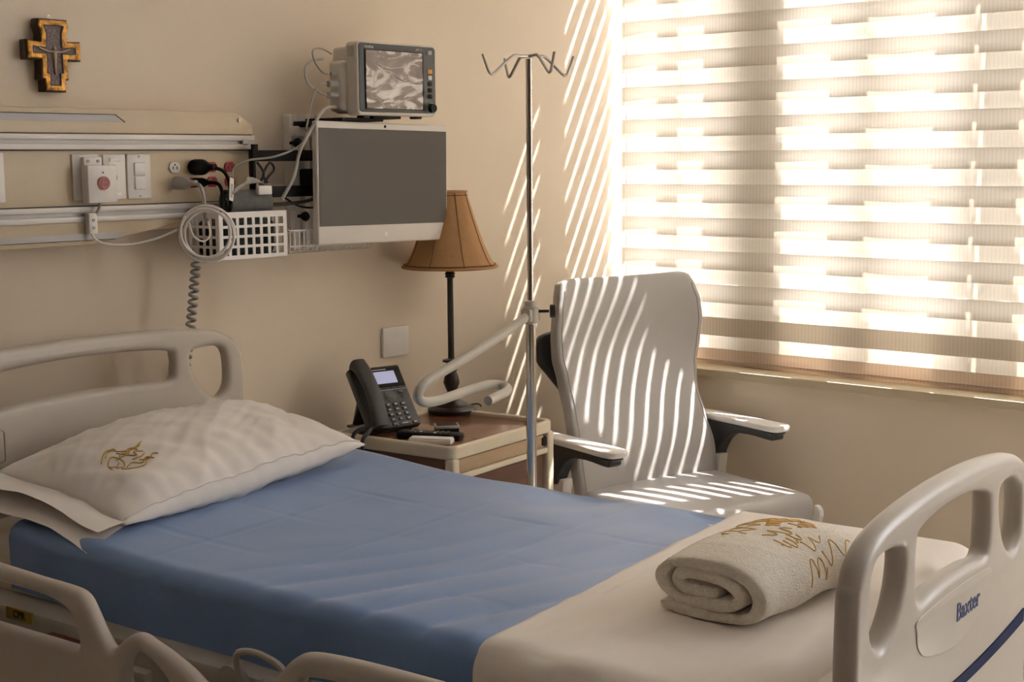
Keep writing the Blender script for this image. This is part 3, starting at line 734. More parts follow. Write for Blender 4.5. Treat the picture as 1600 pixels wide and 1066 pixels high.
# blood pressure cuff rolled up in the basket
cf = thing('pressure_cuff', 'rolled dark grey blood pressure cuff lying in the white basket', 'cuff', (2.385, -.150, 1.396), R(-6))
bm = bmesh.new()
sp = [(.008 + .030 * (k / 70)) for k in range(71)]
path = [Vector((0, sp[k] * math.cos(k * .26), sp[k] * math.sin(k * .26))) for k in range(71)]
rows = []
for k, p_ in enumerate(path):
    n_ = Vector((0, math.cos(k * .26), math.sin(k * .26)))
    rows.append((p_ + n_ * .0028, p_ - n_ * .0028))
for x0, x1 in ((-.04, .085),):
    A = [[bm.verts.new((x, q.y, q.z * .95)) for x in (x0, x0 + .04, x0 + .08, x1)] for q, _ in rows]
    B = [[bm.verts.new((x, q.y, q.z * .95)) for x in (x0, x0 + .04, x0 + .08, x1)] for _, q in rows]
    for G in (A, B):
        for i in range(70):
            for j in range(3): bm.faces.new((G[i][j], G[i + 1][j], G[i + 1][j + 1], G[i][j + 1]))
    for i in range(70):
        for j in (0, 3): bm.faces.new((A[i][j], A[i + 1][j], B[i + 1][j], B[i][j]))
    for i in (0, 70):
        for j in range(3): bm.faces.new((A[i][j], A[i][j + 1], B[i][j + 1], B[i][j]))
obj('rolled_cloth', bm, M_CUFF, cf, 60)
pc = obj('basket_filler', bx((2.280, -.205, 1.256), (2.468, -.098, 1.352), .02, 3), mat('filler_dark', (0.055, 0.058, 0.058), .9, noise_amt=.2), None, 50)  # dark block added so the basket holes look dark
tag(pc, 'dark grey pouch block darkening the white basket holes under the rolled cuff', 'filler')
obj('air_hose', tb([(.05, -.03, .028), (.08, -.02, .045), (.105, .01, .035), (.10, .035, -.0), (.07, .03, -.05)], .004, 8, n=6), M_CUFF, cf)
cs = thing('sensor_cables', 'bundle of grey sensor leads with white connector on top of the basket', 'cables', (2.40, -.155, 1.434))
for k in range(5):
    o_ = .006 * k
    obj('lead', tb([(-.06 + o_, -.03 + o_ * .5, -.015 + o_ * .3), (-.03 + o_, -.02, .004 + o_ * .4), (.02, -.018 + o_, .012 + o_ * .5), (.06, -.01 + o_, .008 + o_ * .3), (.085 - o_ * .4, .01, -.03), (.07, .02, -.09)], .0026, 6, n=5), M_GREYPL if k % 2 else M_CORDG, cs)
obj('connector', bx((.015, -.045, -.020), (.060, -.030, .004), .003, 2), M_WHITE, cs, label='white connector block')
# curled cord hanging behind the headboard
bm = bmesh.new(); pts = []
for k in range(26 * 12 + 1):
    a = 2 * math.pi * k / 12; s = k / (26 * 12)
    z = 1.262 - .50 * s; x = 2.268 - .085 * s + .004 * math.sin(s * 5)
    pts.append((x + .0105 * math.cos(a), -.118 + .0105 * math.sin(a), z))
tube(bm, pts, .0042, 6)
sc_ = obj('spiral_cord', bm, M_CORDG, None, 180)
tag(sc_, 'grey curled cord hanging from the basket down behind the headboard', 'cord')

# ------------------------------------------------------------------ wall track with black bracket, display and patient monitor
tr = thing('wall_track', 'vertical aluminium wall track with black bracket beside the service panel', 'wall mount', (2.725, 0, 0))
obj('track_back', bx((-.055, -.012, 1.25), (.055, 0, 1.634), .002), M_TRACK, tr)
for x0, x1 in ((-.055, -.030), (-.008, .012), (.034, .055)): obj('track_lip', bx((x0, -.034, 1.25), (x1, -.010, 1.634), .003), M_TRACK, tr)
br = obj('black_bar', bx((2.462 - 2.725, -.128, 1.502), (2.70 - 2.725, -.108, 1.532), .002), M_BLACK, tr)
obj('black_bar', bx((2.505 - 2.725, -.128, 1.404), (2.70 - 2.725, -.108, 1.434), .002), M_BLACK, tr)
obj('black_upright', bx((2.682 - 2.725, -.127, 1.434), (2.70 - 2.725, -.109, 1.502), .002), M_BLACK, tr)
obj('hinge', bx((2.456 - 2.725, -.128, 1.40), (2.466 - 2.725, -.108, 1.535), .002), M_BLACK, tr)
obj('hinge', cy((2.470 - 2.725, -.118, 1.53), .010, .018, 'z', 14), M_BLACK, tr)
obj('knob', lt([(.005, 0), (.005, .02), (.012, .022), (.014, .032), (.008, .04)], 14, (0, 0, 0)), M_BLACK, tr).matrix_local = Matrix.Translation((2.668 - 2.725, -.034, 1.553)) @ Matrix.Rotation(R(90), 4, 'X')
obj('knob', lt([(.005, 0), (.005, .02), (.012, .022), (.014, .032), (.008, .04)], 14, (0, 0, 0)), M_BLACK, tr).matrix_local = Matrix.Translation((2.690 - 2.725, -.034, 1.345)) @ Matrix.Rotation(R(90), 4, 'X')
obj('track_block', bx((-.06, -.06, 1.572), (.06, -.034, 1.60), .004), M_WHITE_M, tr)
obj('support_arm', bx((-.03, -.178, 1.43), (.06, -.034, 1.48), .006), M_BLACK, tr)
obj('shelf_arm', bx((.0, -.19, 1.612), (.16, -.03, 1.622), .002), M_BLACK, tr)
obj('shelf_arm', bx((-.045, -.10, 1.597), (.05, -.03, 1.614), .003), M_BLACK, tr)
cbd = obj('cable_bundle', tb([(2.475 - 2.725, -.12, 1.50), (2.490 - 2.725, -.13, 1.47), (2.478 - 2.725, -.128, 1.44), (2.495 - 2.725, -.125, 1.41), (2.505 - 2.725, -.128, 1.44), (2.488 - 2.725, -.13, 1.465), (2.515 - 2.725, -.125, 1.498), (2.53 - 2.725, -.125, 1.48), (2.50 - 2.725, -.13, 1.455), (2.482 - 2.725, -.125, 1.42), (2.50 - 2.725, -.12, 1.40)], .0035, 7, n=6), M_BLACK_R, tr)
obj('cable', tb([(2.50 - 2.725, -.12, 1.385), (2.56 - 2.725, -.13, 1.385), (2.64 - 2.725, -.15, 1.395), (2.70 - 2.725, -.16, 1.43)], .005, 7, n=6), M_BLACK_R, tr)
obj('cable', tb([(2.54 - 2.725, -.10, 1.43), (2.58 - 2.725, -.11, 1.40), (2.63 - 2.725, -.12, 1.375), (2.70 - 2.725, -.13, 1.37)], .003, 7, n=6), M_BLACK_R, tr)

dsp = thing('computer_display', 'white all-in-one computer display, switched off, on the wall bracket', 'display', (2.878, -.20, 1.437))
dsp.rotation_euler = (0, R(.8), 0)
DW, DH = .2590, .1710
obj('case', bx((-DW, .0, -DH), (DW, .022, DH), .005, 3), M_DISPW, dsp)
obj('screen', bx((-DW + .006, -.0012, -DH + .052), (DW - .006, .002, DH - .019)), M_SCREEN, dsp, 0)
obj('camera_eye', cy((0, 0, DH - .010), .0042, .0012, '-y', 14), M_BLACK, dsp)
def emblem():
    b = bmesh.new(); lathe(b, [(.0075, 0), (.0075, .0008)], 16); xf(b, b.verts, (0, 0, -DH + .025), (R(90), 0, 0)); return b
obj('emblem', emblem(), M_WHITE_M, dsp)
obj('rear_mount', bx((-.18, .022, -.06), (.0, .028, .06), .002), M_BLACK, dsp)

pm = thing('patient_monitor', 'boxy patient monitor with film over its screen, standing above the display', 'monitor', (2.911, -.20, 1.7305))
MW, MH = .157, .1025
obj('front_case', flatshape([rrect(-MW, -MH, MW, MH, .014)], .018, .006, 3, FRONT, (0, 0, 0)), M_MONC, pm, 50)
obj('rear_case', bx((-MW + .004, .018, -MH + .006), (MW - .01, .085, MH - .012), .012, 3), M_MONC, pm)
obj('side_block', bx((-MW - .016, .020, -.092), (-MW + .02, .080, .050), .012, 3), M_MONC, pm)
bz = obj('bezel', flatshape([rrect(-MW + .006, -MH + .009, MW - .004, MH - .005, .010)], .0015, .0005, 1, FRONT, (0, -.0240, 0)), M_BEZEL, pm)
SX0, SX1, SZ0, SZ1 = -.128, .096, -.083, .078
obj('screen', bx((SX0 - .004, -.0268, SZ0 - .002), (SX1 + .008, -.0255, SZ1 + .003)), M_BLACK, pm, 0)
# wrinkled film on the screen, with its bright reflections painted in
def filmz(x, z):
    return .0018 * nz(x * 22, z * 40, 3) + .0022 * (1 - abs(math.sin(z * 55 + 9 * nz(x * 9, z * 6, 1)))) ** 2
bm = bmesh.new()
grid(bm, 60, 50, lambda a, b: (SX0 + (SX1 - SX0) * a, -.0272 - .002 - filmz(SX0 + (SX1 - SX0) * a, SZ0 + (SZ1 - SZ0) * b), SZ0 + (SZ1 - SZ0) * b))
film = obj('screen_film', bm, M_FILM, pm, 180, label='wrinkled plastic film with painted reflections')
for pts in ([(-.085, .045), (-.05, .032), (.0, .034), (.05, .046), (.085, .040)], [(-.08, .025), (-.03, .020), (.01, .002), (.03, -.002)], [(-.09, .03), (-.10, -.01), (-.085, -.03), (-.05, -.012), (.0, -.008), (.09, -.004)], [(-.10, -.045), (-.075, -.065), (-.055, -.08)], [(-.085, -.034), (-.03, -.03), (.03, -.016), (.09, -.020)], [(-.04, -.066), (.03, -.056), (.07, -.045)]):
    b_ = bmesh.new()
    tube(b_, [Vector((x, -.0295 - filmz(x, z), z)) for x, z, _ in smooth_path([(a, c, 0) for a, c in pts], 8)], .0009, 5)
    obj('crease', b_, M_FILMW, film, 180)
obj('lettering', text_bm('mindray', .011, .0002, .0001, (-.113, -.0266, .088), FRONT), M_PRINT, bz, 0)
obj('lettering', text_bm('ePM 10', .008, .0002, 0, (.085, -.0266, .088), FRONT), M_PRINT, bz, 0)
for z_, m_, w_ in ((.082, M_GREYPL, .009), (.028, M_ORANGE, .009), (.010, M_PRINT, .008), (-.008, M_BLACK, .008), (-.026, M_BLACK, .008), (-.044, M_BLACK, .008)):
    obj('key', bx((.130 - w_, -.0280, z_ - .006), (.130 + w_, -.0255, z_ + .006), .0012), m_, pm)
kb = obj('knob', cy((.133, -.0255, -.078), .0135, .014, '-y', 22, .012), M_BLACK, pm)
obj('knob_ring', tb([(.133 + .0155 * math.cos(a), -.0265, -.078 + .0155 * math.sin(a)) for a in [2 * math.pi * k / 24 for k in range(24)]], .0011, 6, True), M_TEAL, kb)
for k in range(6): obj('vent', bx((-MW - .0015, -.012 + .0, .060 + k * .005), (-MW + .002, .014, .0625 + k * .005)), M_GREYPL, pm, 0)
for z_, r_, L_ in ((.012, .007, .022), (-.016, .0115, .032), (-.047, .0115, .032), (-.078, .006, .012)):
    c_ = obj('connector', cy((-MW - .014, .045, z_), r_, L_, '-x', 16, r_ * .8), M_GREYPL, pm)
mx0, my0, mz0 = pm.location
def mc(*pts): return [(a - mx0, b - my0, c - mz0) for a, b, c in pts]
obj('cable', tb(mc((2.708, -.155, 1.742), (2.68, -.16, 1.748), (2.655, -.16, 1.775), (2.66, -.15, 1.805), (2.70, -.14, 1.812), (2.745, -.13, 1.80)), .0026, 7, n=6), M_CORDG, pm)
obj('cable', tb(mc((2.70, -.155, 1.683), (2.67, -.16, 1.690), (2.625, -.165, 1.715), (2.62, -.16, 1.75), (2.65, -.15, 1.775), (2.72, -.12, 1.785)), .0034, 7, n=6), M_GREYPL, pm)
obj('cable', tb(mc((2.70, -.155, 1.714), (2.665, -.165, 1.71), (2.635, -.17, 1.67), (2.615, -.175, 1.62), (2.60, -.18, 1.585)), .0028, 7, n=6), M_CORDG, pm)
obj('cable', tb(mc((2.735, -.155, 1.652), (2.68, -.17, 1.645), (2.62, -.19, 1.60), (2.56, -.20, 1.53), (2.535, -.20, 1.46), (2.50, -.19, 1.40)), .0048, 8, n=6), M_GREYPL, pm)
obj('cable', tb(mc((2.62, -.185, 1.598), (2.57, -.19, 1.545), (2.50, -.17, 1.515), (2.43, -.14, 1.505), (2.395, -.125, 1.485), (2.385, -.13, 1.46)), .003, 8, n=6), M_CORDG, pm)
for x in (-.11, .10): obj('foot', bx((x - .012, -.01, -MH - .007), (x + .012, .02, -MH + .004), .003), M_BLACK_R, pm)
obj('mount_plate', bx((-.075, .0, -MH - .008), (.035, .06, -MH + .004), .002), M_BLACK, pm)

wb = thing('wire_basket', 'white wire basket on the wall track below the display', 'basket', (2.545, -.015, 1.249))
WBW, WBD, WBH = .31, .15, .115
for k in range(20):
    x = WBW * k / 19
    obj('wire', tb([(x, -.024, WBH), (x, -.024, .018), (x, -.038, .003), (x, -WBD + .018, .0), (x, -WBD, .018), (x, -WBD, WBH * .55)], .0014, 5, n=3), M_WHITE_M, wb)
for y, z in ((-.022, WBH), (-WBD, WBH * .55), (-.022, .05), (-WBD, .02), (-.08, .0)):
    obj('rim_wire', tb([(0, y, z), (WBW, y, z)], .0022, 6), M_WHITE_M, wb)
for x in (0, WBW): obj('rim_wire', tb([(x, -.022, WBH), (x, -WBD, WBH * .55)], .0022, 6), M_WHITE_M, wb)

# ------------------------------------------------------------------ wall cross and blank plate
cr = thing('wall_cross', 'small gold and dark wooden cross hanging on the beige wall', 'cross', (1.931, -.002, 1.762))
def crossout(g):
    a, b, c, d = .040 - g, .074 - g, .037 - g, .030 - g
    r = [(a, .087 - g), (a + .003, .070), (a - .004, .050), (a - .002, .034 - g), (b, .036 - g), (b, -.012 + g), (a - .003, -.012 + g), (c, -.030), (c + .002, -.058 + g), (d, -.060 + g), (d, -.088 + g)]
    return r + [(-x, z) for x, z in r[::-1]]
obj('wood_body', flatshape([crossout(0)], .012, .003, 2, FRONT, (0, -.015, 0)), M_ICON_D, cr)
obj('gold_border', flatshape([crossout(.003), crossout(.0165)[::-1]], .002, .002, 2, FRONT, (0, -.031, 0)), M_ICON_G, cr, 50, label='embossed gold border')
obj('inner_panel', flatshape([crossout(.0155)], .0015, 0, 1, FRONT, (0, -.0305, 0)), M_ICON_P, cr, 0, label='grey violet painted panel')
obj('edge_line', flatshape([crossout(.0150), crossout(.0172)[::-1]], .0012, 0, 1, FRONT, (0, -.0340, 0)), M_ICON_D, cr, 0)
bm = bmesh.new()
tube(bm, [(0, -.0335, .008), (0, -.0345, -.004), (0, -.0345, -.014), (0, -.034, -.03), (.001, -.0335, -.046)], lambda s: .0052 - .0032 * s, 8)
tube(bm, smooth_path([(-.042, -.034, .017), (-.02, -.0345, .009), (0, -.0345, .008), (.02, -.0345, .009), (.042, -.034, .017)], 4), .0022, 6)
bmesh.ops.create_icosphere(bm, subdivisions=2, radius=.0048, matrix=Matrix.Translation((0, -.0345, .0165)))
obj('figure', bm, M_ICON_F, cr, 180)
obj('hanging_ring', tb([(.004 * math.cos(a), -.015, .093 + .004 * math.sin(a)) for a in [2 * math.pi * k / 14 for k in range(14)]], .001, 5, True), M_BRASS, cr)
wp = obj('blank_plate', bx((3.037, -.012, .893), (3.150, -.0002, .986), .004, 2), M_WHITE)
tag(wp, 'blank white wall plate on the wall above the bedside table', 'wall plate')

# ------------------------------------------------------------------ bedside table
TR = R(6.5); TW, TD, TZ = .505, .435, .73
tbl = thing('bedside_table', 'brown bedside table with raised cream edging under the lamp', 'table', (2.741, -.583, 0), TR)
obj('table_top', bx((.012, .012, TZ - .040), (TW - .012, TD - .012, TZ - .012), .002), M_TABLE, tbl)
rim = rrect(0, 0, TW, TD, .028, 6)
obj('top_edging', flatshape([rim, rrect(.017, .017, TW - .017, TD - .017, .014, 6)[::-1]], .012, .007, 3, None, (0, 0, TZ - .019)), M_TRIM, tbl, 50)
for x in (.016, TW - .016):
    for y in (.016, TD - .016):
        obj('leg', bx((x - .016, y - .016, .05), (x + .016, y + .016, TZ - .034), .008, 3), M_TRIM, tbl)
        obj('caster', cy((x - .01, y, .025), .025, .02, 'x', 16), M_BLACK_R, tbl)
obj('side_board', bx((.008, .03, .16), (.02, TD - .03, TZ - .036)), M_TBODY, tbl, 0)
obj('side_board', bx((TW - .02, .03, .16), (TW - .008, TD - .03, TZ - .036)), M_TBODY, tbl, 0)
obj('back_board', bx((.03, TD - .02, .16), (TW - .03, TD - .008, TZ - .036)), M_TBODY, tbl, 0)
obj('base_board', bx((.02, .02, .15), (TW - .02, TD - .02, .165)), M_TBODY, tbl, 0)
dr = obj('drawer', bx((.032, .006, TZ - .078), (TW - .05, .05, TZ - .040), .002), M_DRAWER, tbl)
obj('cross_rail', bx((.030, .002, TZ - .098), (TW - .03, .03, TZ - .080), .005, 2), M_TRIM, tbl)
obj('door', bx((.032, .008, .18), (TW - .05, .022, TZ - .10), .002), M_TBODY, tbl)
obj('latch', bx((TW - .060, .003, TZ - .072), (TW - .034, .02, TZ - .048), .002), M_BLACK, tbl)

# lamp -----------------------------------------------------------------
lamp = thing('table_lamp', 'slim dark table lamp with tan bell shade on the bedside table', 'lamp', (3.187, -.158, TZ - .0115))
obj('base', lt([(.073, 0), (.076, .004), (.076, .012), (.068, .018), (.055, .022), (.053, .026), (.042, .031), (.026, .038), (.017, .046), (.015, .056)], 32), M_BRONZE, lamp)
obj('turned_stem', lt([(.015, .054), (.018, .060), (.014, .066), (.019, .076), (.026, .094), (.022, .112), (.016, .128), (.020, .134), (.016, .140), (.016, .156), (.028, .160), (.026, .166), (.011, .170)], 24), M_BRONZE, lamp)
obj('post', lt([(.010, .168), (.0095, .42), (.016, .424), (.014, .430), (.017, .434), (.013, .440), (.026, .446), (.028, .450), (.013, .453), (.011, .48), (.011, .52)], 18), M_BRONZE, lamp)
prof = []
for k in range(15):
    t = k / 14; prof.append((.146 - .092 * (t ** .72) , .455 + .232 * t))
def shade():
    bm = bmesh.new(); seg = 40
    for off in (0, -.003):
        rg = []
        for r, z in prof:
            rg.append([bm.verts.new(((r + off) * (1 - .012 * abs(math.sin(4 * a))) * math.cos(a), (r + off) * (1 - .012 * abs(math.sin(4 * a))) * math.sin(a), z)) for a in [2 * math.pi * j / seg for j in range(seg)]])
        for A, B in zip(rg, rg[1:]):
            for j in range(seg): bm.faces.new((A[j], A[(j + 1) % seg], B[(j + 1) % seg], B[j]))
    return bm
shd = obj('lamp_shade', shade(), M_SHADE, lamp, 60)
def ring(r, z, t): return tb([(r * math.cos(a), r * math.sin(a), z) for a in [2 * math.pi * j / 40 for j in range(40)]], t, 8, True)
obj('trim', ring(.1465, .456, .0040), M_SHADE, shd); obj('trim', ring(.1425, .4635, .0018), M_SHTRIM, shd)
obj('trim', ring(.0545, .686, .0035), M_SHADE, shd); obj('trim', ring(.0560, .676, .0018), M_SHTRIM, shd)
for j in range(8):
    a = math.pi / 4 * j + .3
    obj('rib', tb([((r + .0004) * math.cos(a), (r + .0004) * math.sin(a), z) for r, z in prof], .0011, 5), M_SHTRIM, shd)
obj('spider', tb([(-.055, 0, .68), (.055, 0, .68)], .0015, 5), M_BRONZE, lamp)
obj('finial', lt([(.006, .52), (.006, .68), (.004, .69)], 10), M_BRONZE, lamp)
obj('cord', tb([(.06, .02, .006), (.085, .0, .012), (.10, -.02, .014), (.105, -.03, .006)], .0025, 6, n=5), M_BLACK_R, lamp)

# desk phone ------------------------------------------------------------
ph = thing('desk_phone', 'black desk telephone with corded handset standing on the bedside table', 'telephone', (2.842, -.262, TZ - .0115), R(-13))
TLT = Matrix.Translation((0, 0, .014)) @ Matrix.Rotation(R(52), 4, 'X')
def tl(bm):
    bmesh.ops.transform(bm, matrix=TLT, verts=bm.verts); return bm
obj('body', tl(bx((-.088, 0, -.018), (.085, .205, .006), .006, 3)), M_PHONE, ph)
std = bmesh.new()
box(std, (-.075, .02, 0), (.07, .16, .008), .003); 
obj('stand_foot', std, M_PHONE, ph)
obj('stand_strut', bx((-.06, -.005, -.004), (.055, .005, .105), .003, 2, (0, .150, .002), (R(22), 0, 0)), M_PHONE, ph)
bzl = obj('display_bezel', tl(bx((-.025, .132, .004), (.080, .197, .0085), .002)), M_BLACK, ph)
obj('display_screen', tl(bx((-.012, .143, .0075), (.058, .184, .0092), .0005)), M_LCD, bzl, 0, label='pale violet lit display')
obj('name_print', tl(bx((-.012, .1888, .0080), (.034, .1922, .0088))), M_GREYPL, bzl, 0)
obj('silver_line', tl(bx((-.022, .1215, .0055), (.078, .1235, .0068))), M_GREYPL, ph, 0)
for k in range(4): obj('key', tl(bx((-.018 + k * .023, .126, .005), (-.003 + k * .023, .131, .009), .001)), M_KEY, ph)
obj('navigation_key', tl(lt([(.019, .005), (.019, .008), (.012, .0082), (.012, .0095), (.006, .0098)], 20, (.018, .102, 0))), M_KEY, ph)
for x, y in ((.055, .112), (.060, .094)): obj('key', tl(bx((x - .007, y - .004, .005), (x + .007, y + .004, .0095), .0015)), M_KEY, ph)
for r_ in range(4):
    for c_ in range(3):
        x, y = -.004 + c_ * .026, .072 - r_ * .0165
        k_ = obj('key', tl(bx((x - .008, y - .0052, .005), (x + .008, y + .0052, .0105), .0018)), M_KEY, ph)
        obj('key_print', tl(bx((x - .003, y - .002, .0104), (x + .003, y + .002, .0108))), M_PRINT, k_, 0)
for x, w_ in ((-.004, .008), (.030, .018), (.064, .008)):
    k_ = obj('key', tl(bx((x - w_, .004, .005), (x + w_, .012, .0095), .0015)), M_KEY, ph)
    obj('key_print', tl(bx((x - w_ * .5, .0065, .0094), (x + w_ * .5, .0095, .0098))), M_PRINT, k_, 0)
bm = bmesh.new()
hp = smooth_path([(-.060, .000, .026), (-.061, .03, .036), (-.061, .07, .044), (-.061, .11, .046), (-.061, .15, .043), (-.060, .185, .036), (-.059, .215, .026)], 4)
rings = []
for i, p_ in enumerate(hp):
    t = hp[min(i + 1, len(hp) - 1)] - hp[max(i - 1, 0)]; t.normalize(); n = Vector((0, -t.z, t.y))
    s_ = i / (len(hp) - 1); w = .023 + .003 * abs(s_ - .5); h = .011 + .010 * (abs(s_ - .5) * 2) ** 3
    rings.append([bm.verts.new(p_ + Vector((1, 0, 0)) * (w * math.copysign(abs(math.cos(a)) ** .6, math.cos(a))) + n * (h * math.copysign(abs(math.sin(a)) ** .6, math.sin(a)) - (h - .011))) for a in [2 * math.pi * k / 16 for k in range(16)]])
for A, B in zip(rings, rings[1:]):
    for k in range(16): bm.faces.new((A[k], A[(k + 1) % 16], B[(k + 1) % 16], B[k]))
bm.faces.new(rings[0]); bm.faces.new(rings[-1])
hs = obj('handset', tl(bm), M_PHONE, ph, 60)
for k, x_ in enumerate((-.150, -.150)):
    dy = -.055 * k
    obj('cord', tb([(-.06, .03 + dy * .3, .02), (-.10, .0 + dy * .5, .026), (-.138, -.02 + dy, .026), (-.156, -.022 + dy, .010), (-.160, -.024 + dy, -.03), (-.160, -.03 + dy, -.12), (-.158, -.035 + dy, -.20)], .0055, 8, n=6), M_BLACK_R, ph)

# small things on the table ----------------------------------------------
ZT = TZ - .0118
rc = thing('remote_control', 'long black remote control with many keys on the bedside table', 'remote', (2.835, -.405, ZT), R(-66))
obj('remote_body', bx((-.095, -.023, 0), (.095, .023, .020), .006, 3), M_BLACK, rc)
for i in range(9):
    for j in range(3): obj('key', bx((-.078 + i * .0155, -.016 + j * .0125, .019), (-.069 + i * .0155, -.009 + j * .0125, .0222), .0008, 1), M_PRINT if (i, j) in ((3, 1), (6, 0)) else M_KEY, rc)
wr = thing('white_box', 'flat white plastic case beside the black remote control', 'case', (2.792, -.452, ZT), R(-62))
obj('case_body', bx((-.062, -.020, 0), (.062, .020, .014), .004, 3), M_WHITE, wr)
obj('case_lid', bx((-.060, -.018, .0135), (.060, .018, .017), .002, 2), M_WHITE_M, wr)
gd = thing('small_gadget', 'small black and silver box lying behind the remote control', 'gadget', (2.945, -.365, ZT), R(-40))
obj('gadget_body', bx((-.034, -.026, 0), (.034, .026, .012), .002, 2), M_BLACK, gd)
obj('silver_frame', bx((-.036, -.028, .012), (.036, .028, .021), .002, 2), M_GREYPL, gd)
obj('glossy_face', bx((-.030, -.022, .0205), (.030, .022, .0218), .0005, 1), M_BLACK, gd)

# ------------------------------------------------------------------ IV pole
IX, IY = 2.813, -.80
iv = thing('drip_stand', 'steel drip stand with four hooks and grey bent handle beside the bed', 'iv pole', (IX, IY, 0))
obj('lower_tube', cy((0, 0, .09), .0134, 1.01, 'z', 20), M_STEEL, iv)
obj('upper_tube', cy((0, 0, 1.08), .0080, .675, 'z', 18), M_STEEL, iv)
cl_ = obj('clamp', lt([(.014, 1.075), (.020, 1.078), (.021, 1.118), (.017, 1.122), (.0165, 1.135), (.012, 1.137)], 20), M_HANDLE, iv)
obj('clamp_boss', bx((-.024, -.016, 1.082), (.024, .016, 1.116), .006, 3), M_HANDLE, cl_)
d_ = Vector((.70, -.71, 0))
obj('screw', tb([d_ * .018 + Vector((0, 0, 1.108)), d_ * .048 + Vector((0, 0, 1.108))], .004, 8), M_BLACK, cl_)
bm = cy((0, 0, -.005), .017, .012, 'z', 12); bmesh.ops.transform(bm, matrix=Matrix.Translation(d_ * .056 + Vector((0, 0, 1.108))) @ Matrix.Rotation(R(-45.4), 4, 'Z') @ Matrix.Rotation(R(90), 4, 'Y'), verts=bm.verts)
obj('clamp_knob', bm, M_BLACK, cl_)
hpts = [(-.010, 0, 1.098), (-.12, -.01, 1.062), (-.30, -.025, 1.012), (-.41, -.035, .985), (-.448, -.036, .966), (-.455, -.034, .946), (-.430, -.03, .930), (-.38, -.025, .926), (-.29, -.012, .930), (-.205, .0, .934), (-.155, .004, .934), (-.128, -.010, .930), (-.135, -.036, .924), (-.17, -.052, .919), (-.245, -.068, .912)]
obj('handle', tb(hpts, .0122, 12, n=6), M_HANDLE, iv, label='grey bent tube handle')
for k, a in enumerate((159, 69, -21, -111)):
    dd = Vector((math.cos(R(a)), math.sin(R(a)), 0)); zt_ = 1.762
    obj('hook', tb([Vector((0, 0, zt_)), dd * .025 + Vector((0, 0, zt_)), dd * .046 + Vector((0, 0, zt_ - .001)), dd * .072 + Vector((0, 0, zt_ - .021)), dd * .098 + Vector((0, 0, zt_ - .043)), dd * .108 + Vector((0, 0, zt_ - .046)), dd * .116 + Vector((0, 0, zt_ - .038)), dd * .132 + Vector((0, 0, zt_ + .002))], .0040, 8, n=4), M_CHROME, iv)
obj('hub', lt([(.03, .07), (.03, .095), (.015, .12)], 16), M_CHROME, iv)
for k in range(5):
    a = R(30 + 72 * k); dd = Vector((math.cos(a), math.sin(a), 0))
    lg = obj('leg', tb([Vector((0, 0, .085)), dd * .19 + Vector((0, 0, .06))], .011, 8), M_CHROME, iv)
    obj('caster', cy(dd * .19 + Vector((-.008, 0, .025)), .025, .016, 'x', 14), M_BLACK_R, lg)

# ------------------------------------------------------------------ recliner chair
ch = thing('patient_chair', 'light grey vinyl high-back armchair by the window', 'armchair', (3.745, -.492, -.0675), R(-14.5))
ch.scale = (1.045, 1.045, 1.045)
REC = R(16.5)
def hwid(w):
    tab = [(-.03, .268), (0, .278), (.10, .282), (.20, .270), (.28, .264), (.36, .272), (.44, .290), (.50, .296), (.56, .290), (.61, .276), (.645, .262), (.67, .245)]
    for (a, x), (b, y) in zip(tab, tab[1:]):
        if w <= b: t = (w - a) / (b - a); t = t * t * (3 - 2 * t); return x + (y - x) * t
    return tab[-1][1]
def back_pt(w, a, sh=1.0):
    hw_ = hwid(w) * sh; th = .040 * sh
    ca, sa = math.cos(a), math.sin(a)
    x = hw_ * math.copysign(abs(ca) ** .42, ca); y = th * math.copysign(abs(sa) ** .5, sa)
    rel = abs(x) / .29
    fwd = .030 * rel ** 3 * (1 + .9 * sst(.25, .55, w)) + .020 * math.exp(-((w - .14) / .12) ** 2) * (1 - .5 * rel ** 2) + .050 * sst(.40, .66, w)
    yy = y - fwd
    return Vector((x, yy * math.cos(REC) + w * math.sin(REC), .475 + w * math.cos(REC) - yy * math.sin(REC) * -1 * 1.0 * -1))
bm = bmesh.new(); NA = 56; rings = []
ws = [-.03 + .670 * k / 44 for k in range(45)]
for w in ws: rings.append([bm.verts.new(back_pt(w, 2 * math.pi * k / NA)) for k in range(NA)])
for q in (1, 2, 3, 4, 5):
    a_ = R(90 * q / 5); rings.append([bm.verts.new(back_pt(.640 + .022 * math.sin(a_), 2 * math.pi * k / NA, 1 - .10 * (1 - math.cos(a_)) - (.0 if q < 5 else 0))) for k in range(NA)])
for A, B in zip(rings, rings[1:]):
    for k in range(NA): bm.faces.new((A[k], A[(k + 1) % NA], B[(k + 1) % NA], B[k]))
bm.faces.new(rings[0][::-1]); bm.faces.new(rings[-1])
bk_ = obj('backrest', bm, M_CHAIR, ch, 60)
for s in (-1, 1):
    obj('piping', tb([back_pt(.0 + .62 * k / 40, (math.pi + .55) if s < 0 else -.55) + Vector((0, -.0006, 0)) for k in range(41)], .0016, 6), M_CHAIR, bk_)
obj('back_shell', flatshape([sp2([(-.16, .1), (-.20, .28), (-.255, .37), (-.288, .42), (-.282, .48), (-.2, .51), (.2, .51), (.282, .48), (.288, .42), (.255, .37), (.20, .28), (.16, .1)])], .006, .012, 3, (R(90 - 15), 0, 0), (0, .055, .475)), M_ARMD, ch, 50, label='dark plastic back shell')
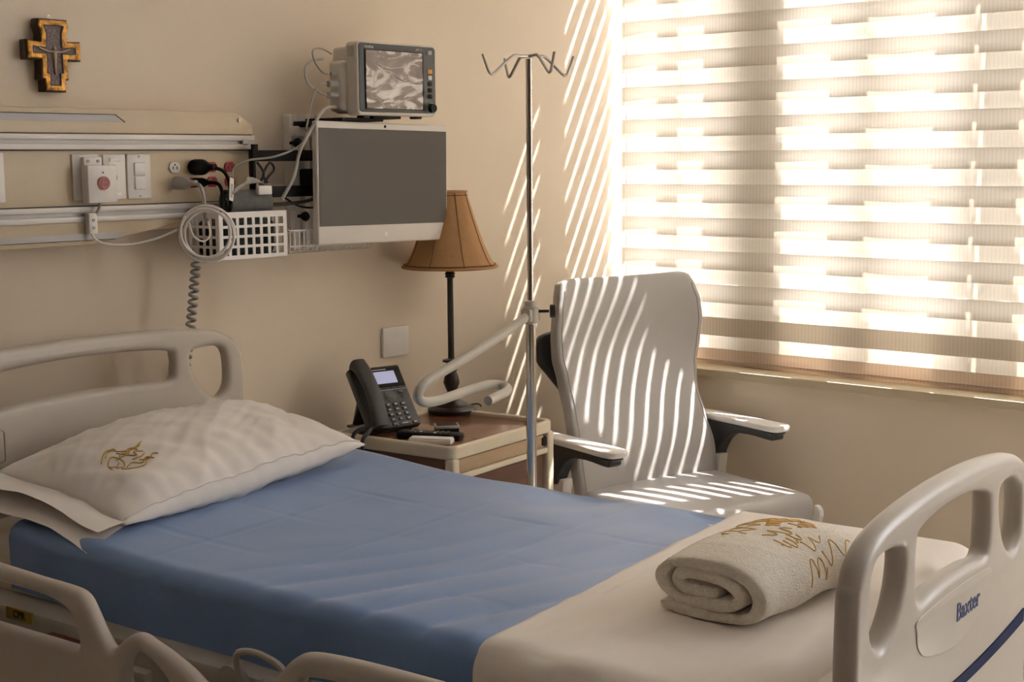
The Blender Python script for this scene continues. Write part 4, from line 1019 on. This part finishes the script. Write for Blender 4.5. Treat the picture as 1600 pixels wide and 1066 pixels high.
bm = bx((-.288, -.470, .400), (.288, .015, .500), .036, 5)
bmesh.ops.subdivide_edges(bm, edges=[e for e in bm.edges if e.calc_length() > .2], cuts=10, use_grid_fill=True)
for v_ in bm.verts:
    if v_.co.z > .45: v_.co.z += .010 * max(0, 1 - (v_.co.x / .288) ** 2) * (1 - ((v_.co.y + .22) / .26) ** 2 * .6)
obj('seat', bm, M_CHAIR, ch, 60)
obj('seat_frame', bx((-.286, -.41, .355), (.286, .03, .405), .018, 3), M_CHFR, ch)
for s in (-1, 1): obj('seat_side', flatshape([sp2([(-.482, .44), (-.465, .395), (-.41, .36), (0, .36), (.02, .40), (0, .42), (-.41, .412), (-.458, .462)], 4)], .006, .003, 2, (R(90), 0, R(90)), (s * .294, 0, 0)), M_CHFR, ch)
for s, u in ((-1, -.325), (1, .325)):
    ar = obj('armrest', flatshape([sp2([(.075, .645), (.04, .658), (-.10, .655), (-.262, .652), (-.268, .640), (-.255, .624), (-.16, .628), (-.09, .622), (-.045, .598), (-.015, .555), (.0, .528), (.035, .535), (.07, .58)], 4)], .016, .008, 3, (R(90), 0, R(90)), (u, 0, 0)), M_ARMD, ch, 50)
    pd = [(-.03, .085), (-.036, -.10), (-.040, -.245), (-.030, -.285), (0, -.292), (.030, -.285), (.040, -.245), (.036, -.10), (.03, .085), (0, .10)]
    obj('arm_pad', flatshape([sp2(pd, 4)], .003, .007, 3, None, (u, 0, .664)), M_CHFR, ar, 50)
    obj('arm_post', flatshape([[(-.030, .545), (.045, .545), (.070, .36), (-.005, .36)]], .014, .004, 2, (R(90), 0, R(90)), (u - s * .008, 0, 0)), M_CHFR, ch, 50)
    obj('leg', tb([(u - s * .01, .03, .37), (u - s * .01, .10, .115)], .018, 12), M_CHFR, ch)
    obj('leg', tb([(u - s * .02, -.33, .37), (u - s * .02, -.38, .115)], .018, 12), M_CHFR, ch)
    for y in (.10, -.38): obj('caster', cy((u - s * .02 - .012, y, .0955), .03, .024, 'x', 16), M_BLACK_R, ch)
